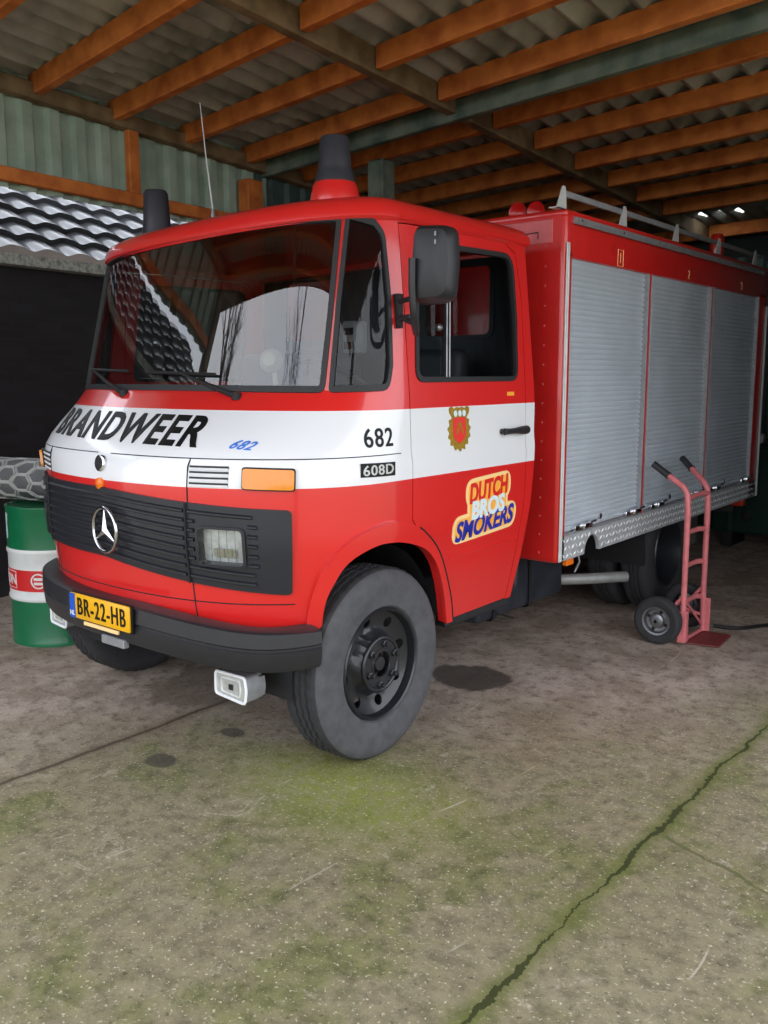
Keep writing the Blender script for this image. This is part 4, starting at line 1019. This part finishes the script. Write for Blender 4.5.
bb = BM(); lathe(bb, [(0, 0), (.03, 0), (.03, .003), (0, .004)], 20, 'X', (XB, 1.94, 2.37)); obj('filler_cap', bb, 'boxred', hd, recalc=True)
# white edge strips, front corner
for y in (1.41, 4.848):
    bb = BM(); box(bb, (XB - .002, y - .016, .655), (XB + .006, y + .018, 2.345 if y < 2 else 2.21), .003, 1)
    tube(bb, [(XB + .007, y, .66), (XB + .007, y, 2.33 if y < 2 else 2.2)], .004, 6); obj('edge_strip', bb, 'galv', core, label='white edge strip')
bb = BM(); box(bb, (XB - .03, 1.50, .618), (XB, 1.58, .652), .004, 1); obj('side_marker', bb, 'orange', core)
bb = BM(); tube(bb, [(XB - .05, 1.72, .66), (XB - .04, 1.73, .60), (XB - .06, 1.71, .54)], .006, 6); obj('drain_hook', bb, 'rail', core)
# tread-plate skirt with two rounded notches and its raised lozenges
def arcn(y, r): return [(y + r * math.cos(a), .655 + r * 1.05 * math.sin(a)) for a in np.linspace(0, PI, 14)]
sk_ = [(1.428, .655)] + arcn(1.80, .095)[::-1] + [(4.835, .655), (4.835, .79), (1.428, .79)]
bb = panel_bm(sk_, [], lambda a, c: (Vector((XB, a, c)), Vector((1, 0, 0))), .08, .02, .0)
skl = sk_
y = 1.45; r_ = 0
def ins(y, z): return inside(np.array([[y, z]]), sk_)[0]
for i in range(78):
    for j in range(3):
        yy = 1.455 + i * .0435 + (j % 2) * .0217; zz = .68 + j * .042
        if yy > 4.81 or not (ins(yy - .02, zz - .012) and ins(yy + .02, zz - .012)): continue
        d = 1 if (i + j) % 2 else -1; u = Vector((0, .017, .013 * d)); v = Vector((0, -.0045 * d, .006)); c = Vector((XB + .0003, yy, zz))
        q = [bb.verts.new(c + w_) for w_ in (u, v, -u, -v)]; t = bb.verts.new(c + Vector((.005, 0, 0)))
        for a in range(4): bb.faces.new((q[a], q[(a + 1) % 4], t)).material_index = 1
obj('tread_plate_skirt', bb, ['tread', 'lozenge'], core, 20)
# awning rail, roof rails
bb = BM(); prism(bb, [Vector(p) for p in ((XB, 1.46, 2.445), (XB + .022, 1.46, 2.44), (XB + .03, 1.46, 2.455), (XB + .026, 1.46, 2.474), (XB, 1.46, 2.48))], (0, 3.22, 0)); aw = obj('awning_rail', bb, 'rail', core, recalc=True)
for y in np.linspace(1.5, 4.6, 7): bb = BM(); lathe(bb, [(.008, 0), (.006, .005), (0, .006)], 10, 'X', (XB + .028, y, 2.458)); obj('rail_screw', bb, 'chrome', aw, recalc=True)
for s in (1, -1):
    x = s * 1.025
    bb = BM(); box(bb, (x - .008, 1.39, 2.575), (x + .008, 4.74, 2.608), .006, 2); rl = obj('roof_rail', bb, 'rail', core)
    for y in (1.39, 2.13, 2.93, 3.73, 4.56):
        bb = BM(); prism(bb, [Vector((x + .010, y + a, c)) for a, c in ((-.075, 2.508), (.03, 2.508), (.022, 2.60), (.012, 2.622), (-.014, 2.622), (-.026, 2.60))], (.006, 0, 0))
        prism(bb, [Vector((x + .016, y + a, 2.508)) for a in (-.075, .03)] + [Vector((x - .03, y + a, 2.508)) for a in (.03, -.075)], (0, 0, .005)); obj('rail_bracket', bb, 'galv', rl, recalc=True)
# front wall fittings: faded panel, rivets, horns
bb = BM(); box(bb, (.40, BY0 - .005, 2.345), (.985, BY0, 2.465), .002, 1); fp = obj('faded_panel', bb, 'fadedred', fw_)
bb = BM(); tube(bb, [(.80, BY0 - .006, 2.365), (.80, BY0 - .006, 2.40), (.90, BY0 - .006, 2.405), (.90, BY0 - .006, 2.37)], .003, 6); obj('panel_slot', bb, 'dark', fp)
for k in range(17):
    for x in (.945, -.945):
        bb = BM(); lathe(bb, [(.007, 0), (.005, -.004), (0, -.005)], 10, 'Y', (x, BY0, .70 + k * .102)); obj('rivet', bb, 'fadedred', fw_, recalc=True)
for x, y in ((.605, 1.66), (.70, 1.70)):
    bb = BM(); lathe(bb, [(.012, .30), (.016, .2), (.022, .1), (.034, .04), (.052, .008), (.056, 0), (.050, .004), (.03, .04), (.0, .06)], 28, 'Y', (x, y, 2.575)); hn = obj('air_horn', bb, 'boxred', truck, 50, recalc=True)
    bb = BM(); box(bb, (x - .015, y + .12, 2.505), (x + .015, y + .16, 2.575), .003, 1); obj('horn_mount', bb, 'dark', hn)
bb = BM(); c = (.84, 4.25, 2.53); lathe(bb, [(.06, 0), (.06, .03), (.05, .04)], 24, 'Z', c); rb = obj('rear_beacon', bb, 'dark', truck, recalc=True)
bb = BM(); lathe(bb, [(.052, .04), (.055, .07), (.052, .17), (.04, .20), (0, .21)], 24, 'Z', c); obj('beacon_lens', bb, 'redlamp', rb, label='red lens')
bb = BM(); box(bb, (.88, 4.80, .56), (.98, 4.87, .65), .01, 2); obj('tail_lamp', bb, 'redlamp', truck)
bb = BM(); box(bb, (-.9, 4.80, .50), (.9, 4.86, .56), .01, 2); obj('rear_bumper', bb, 'chassis', truck)

# ------------------------------------------------------------------ HAND TRUCK
ht = thing('hand_truck', 'faded red hand truck standing against the grey roller shutters', 'hand truck', (1.38, 2.6, 0))
def hob(name, b, m, par=None, **k):
    o = obj(name, b, m, par or ht, **k)
    if par is None: o.location = -ht.location
    return o
ya, yb = 2.43, 2.775
fr = None
for y in (ya, yb):
    P = [Vector((1.385, y, .02))] + [Vector((1.38, y, z)) for z in (.3, .6, .85)] + [Vector(p) for p in ((1.372, y, .95), (1.345, y, .99), (1.30, y + (.03 if y > 2.6 else 0), 1.02), (1.22, y + (.085 if y > 2.6 else 0), 1.073), (1.155, y + (.13 if y > 2.6 else 0), 1.117))]
    b = BM(); tube(b, P, .018, 12); u = hob('upright', b, 'pink')
    b = BM(); d = (P[-1] - P[-2]).normalized(); tube(b, [P[-1] - d * .115, P[-1] + d * .005], .0215, 12)
    tube(b, [P[-1] - d * .118, P[-1] - d * .108], .024, 12); hob('grip', b, 'black_plastic', u, label='black rubber grip')
for z in (.92, .69, .48, .25):
    b = BM(); tube(b, [(1.38, ya, z), (1.355 if z < .8 else 1.375, ya + .09, z + .006), (1.355 if z < .8 else 1.375, yb - .09, z + .006), (1.38, yb, z)], .013, 8)
    for v in b.verts: v.co.z = z + (v.co.z - z) * 1.25
    hob('crossbar', b, 'pink')
b = BM(); prism(b, [Vector(p) for p in ((1.375, 2.46, .008), (1.585, 2.50, .008), (1.565, 2.80, .008), (1.375, 2.80, .008))], (0, 0, .007)); tp_ = hob('toe_plate', b, 'pinkdark', recalc=True)
b = BM(); tube(b, [(1.385, ya, .03), (1.385, yb, .03)], .012, 8); hob('toe_bar', b, 'pink')
for y in (ya, yb):
    b = BM(); box(b, (1.365, y - .004, .02), (1.43, y + .004, .24), .003, 1) if y == yb else box(b, (1.355, y - .024, .02), (1.41, y + .024, .22), .006, 1); hob('gusset', b, 'pink')
    b = BM(); tube(b, [(1.375, y, .31), (1.25, y + (.0), .155)], .011, 8); tube(b, [(1.385, y, .12), (1.25, y, .15)], .011, 8); hob('axle_brace', b, 'pink')
b = BM(); tube(b, [(1.38, ya, .30), (1.385, yb, .05)], .008, 6); hob('diagonal_brace', b, 'pink')
b = BM(); tube(b, [(1.245, 2.33, .150), (1.245, 2.90, .150)], .011, 8); hob('axle', b, 'steel')
for y, s in ((2.375, -1), (2.86, 1)):
    b = BM(); lathe(b, [(.085, -.030), (.10, -.036), (.128, -.038), (.145, -.028), (.150, -.012), (.1515, 0), (.150, .012), (.145, .028), (.128, .038), (.10, .036), (.085, .030)], 40, 'Y', (1.245, y, .152)); wl = hob('wheel', b, 'tyre_dark', recalc=True)
    b = BM(); lathe(b, [(.09, -.03), (.09, -.036), (.078, -.034), (.07, -.012), (.05, -.010), (.044, -.03), (.03, -.036), (.018, -.036), (.018, -.045), (0, -.045)] if s < 0 else [(.09, .03), (.09, .036), (.078, .034), (.07, .012), (.05, .010), (.03, .036), (0, .04)], 32, 'Y', (1.245, y, .152)); rm = hob('wheel_rim', b, 'steel', wl, recalc=True, label='silver rim')
    for k in range(4):
        a = k * PI / 2 + .4; b = BM(); lathe(b, [(.011, 0), (.011, s * .004), (0, s * .006)], 10, 'Y', (1.245 + .06 * math.sin(a), y + s * .012, .152 + .06 * math.cos(a))); hob('rim_hole', b, 'dark', wl, recalc=True)

# ------------------------------------------------------------------ OIL DRUM with a rolled cover on it
dx, dy, DR = -1.875, .155, .285
drum = thing('oil_drum', 'green oil drum with white and red band beside the truck nose', 'oil drum', (dx, dy, 0))
def dob(name, prof, m, par=None, **k):
    b = BM(); lathe(b, prof, 72, 'Z'); return obj(name, b, m, par or drum, 40, recalc=True, **k)
def rib(z0, z1, r=DR): return [(r, z0), (r, z1)]
dbody = dob('drum_body', [(0, .012), (DR - .012, .012), (DR - .012, 0), (DR + .002, 0), (DR + .004, .012), (DR, .024), (DR, .27), (DR + .001, .285)], 'green')
dob('white_band', [(DR + .001, .285), (DR + .008, .295), (DR + .008, .305), (DR + .001, .318), (DR + .001, .352)], 'dwhite')
dob('red_band', [(DR + .0015, .352), (DR + .0015, .485)], 'dred')
dob('white_band', [(DR + .001, .485), (DR + .001, .575), (DR + .008, .588), (DR + .008, .60), (DR + .001, .612)], 'dwhite')
dob('drum_top', [(DR + .001, .612), (DR, .62), (DR, .855), (DR + .004, .864), (DR + .003, .874), (DR - .01, .876), (DR - .012, .862), (0, .862)], 'green')
def dmap(a0, z0, r=DR): return lambda x, y: (Vector((r * math.cos(a0 + x / r), r * math.sin(a0 + x / r), z0 + y)), Vector((math.cos(a0 + x / r), math.sin(a0 + x / r), 0)))
cam_a = math.atan2(-2.9026 - dy, 3.3265 - dx)
lettering('drum_lettering', 'dwhite', drum, text_bm('ON', .065, .012), dmap(cam_a - 1.22, .42), .004, .02)
b = panel_bm(offset([(-.085, -.05), (.065, -.05), (.065, .05), (-.085, .05)], .004), [[(-.085, -.05), (.065, -.05), (.065, .05), (-.085, .05)]], dmap(cam_a - 1.22, .42), .02, .003, .003); obj('lettering_frame', b, 'dwhite', drum)
ring2 = [(.048 * math.cos(t), .048 * math.sin(t)) for t in np.linspace(0, 2 * PI, 32, endpoint=False)]
b = panel_bm(ring2, [offset(ring2, -.008)], dmap(cam_a - .40, .42), .02, .003, .004); rg = obj('round_emblem', b, 'dwhite', drum)
for k in (-.016, .012): 
    lp_ = [(-.028, k - .007), (.028, k - .007), (.028, k + .009), (-.028, k + .009)]; obj('emblem_bar', panel_bm(lp_, [], dmap(cam_a - .40, .42), .02, .002, .003), 'dwhite', rg)
b = panel_bm([(-.02, -.10), (.0, -.10), (.0, .06), (-.02, .06)], [], dmap(cam_a - 1.30, .77), .02, .002, .002); obj('pale_label', b, 'stwhite', drum)
# rolled vinyl cover with hexagons
ra = Vector((.95, .30, 0)).normalized()
rc = Vector((-1.95, .12, .888 + .128))
roll = thing('rolled_cover', 'grey rolled cover with pale hexagon pattern lying on the green drum', 'rolled cover', (rc.x, rc.y, .888))
Mr = Matrix((ra, Vector((0, 0, 1)).cross(ra) * 1, Vector((0, 0, 1)))).transposed().to_4x4(); Mr.translation = Vector((0, 0, .128))
RX, RZ = .165, .126
def rsurf(u, a):   # u along, a angle
    k = 1 if abs(u) < .46 else max(.0, 1 - ((abs(u) - .46) / .10) ** 2) ** .5
    p = Vector((u, RX * k * math.cos(a), RZ * k * math.sin(a))); n = Vector((0, math.cos(a) / RX, math.sin(a) / RZ)).normalized()
    return Mr @ p, (Mr.to_3x3() @ n).normalized()
b = BM(); U_ = list(np.linspace(-.56, .56, 50)); RG = [[b.verts.new(rsurf(u, 2 * PI * k / 40)[0]) for k in range(40)] for u in U_]
for A, B in zip(RG, RG[1:]):
    for k in range(40): b.faces.new((A[k], A[(k + 1) % 40], B[(k + 1) % 40], B[k]))
bmesh.ops.remove_doubles(b, verts=b.verts, dist=1e-4); obj('rolled_sheet', b, 'hexg', roll, 50, recalc=True)
b = BM(); hs = .072
for i in range(-5, 6):
    for j in range(-4, 10):
        cu, ca = i * hs * 1.5 * 1.18, (j + (i % 2) * .5) * .79
        if abs(cu) > .42 or ca > 6.3 + .0 or ca < 0: continue
        P = []
        for k in range(6):
            t0, t1 = k * PI / 3, (k + 1) * PI / 3
            for f in (0, .34, .67):
                uu = cu + hs * (math.cos(t0) * (1 - f) + math.cos(t1) * f); vv = ca + hs * .86 * (math.sin(t0) * (1 - f) + math.sin(t1) * f) / .146
                p, n = rsurf(uu, vv); P.append(p + n * .0005)
        tube(b, P, .0085, 5, True)
obj('hexagon_pattern', b, 'hexl', roll, 60)

# bundle of bars leaning behind the drum
for k, (x, y, lean, h_, lb) in enumerate(((-2.20, -.12, .05, .86, 'rusty thin bar leaning left of the green drum, nearest the drum'), (-2.25, -.20, .08, .8, 'rusty thin bar left of the green drum, second from the drum'), (-2.28, -.28, -.03, .75, 'rusty thin bar left of the green drum, third from the drum'))):
    b = BM(); tube(b, [(0, 0, .0), (-.02, lean * .5, h_ / 2), (-.05, lean, h_)], .008, 6); o = obj('metal_bar', b, 'rust'); o.location = (x, y, .001); tag(o, lb, 'bar', 'bars left of the drum')

# ------------------------------------------------------------------ back of the barn
mc = thing('farm_machine', 'dark green machine standing behind the rear of the truck', 'machine', (1.0, 6.05, 0))
def mob(name, b, m, **k):
    o = obj(name, b, m, mc, **k); o.location = -mc.location; return o
b = BM(); box(b, (.35, 5.86, .14), (2.2, 6.38, .98), .04, 3); mob('hopper', b, 'bin')
b = BM()
for x in (.55, 1.0, 1.45, 1.9): box(b, (x - .03, 5.83, .16), (x + .03, 5.87, .95), .008, 1)
mob('stiffener_ribs', b, 'bin')
b = BM(); box(b, (.30, 5.82, .95), (2.25, 6.42, 1.01), .015, 2); mob('rim', b, 'bin')
for x in (.5, 2.05):
    b = BM(); box(b, (x - .06, 5.9, 0), (x + .06, 6.3, .15), .01, 1); mob('foot', b, 'dark')
b = BM(); lathe(b, [(0, 0), (.05, 0), (.05, -.02), (.03, -.03), (0, -.03)], 20, 'Y', (.70, 5.86, .32)); mob('drain_plug', b, 'dark', recalc=True)
for x in (.62, .74, .9):
    b = BM(); box(b, (x - .04, 5.95, 1.01), (x + .04, 6.05, 1.10 + .1 * (x < .7)), .02, 2); mob('clamp', b, 'rail')
bb = thing('concrete_block', 'pale concrete block on the floor behind the rear wheel', 'block', (.10, 5.75, 0))
b = BM(); box(b, (-.14, -.1, 0), (.12, .15, .46), .012, 2); o = obj('block_body', b, 'asb', bb)
b = BM(); P = catmull([(1.40, 2.95, .012), (1.55, 3.0, .012), (1.70, 3.22, .012), (1.95, 3.35, .012), (2.5, 3.5, .012), (3.2, 3.3, .012)], 8); tube(b, P, .013, 8)
tag(obj('cable', b, 'wire'), 'black cable lying on the floor to the right of the hand truck', 'cable')
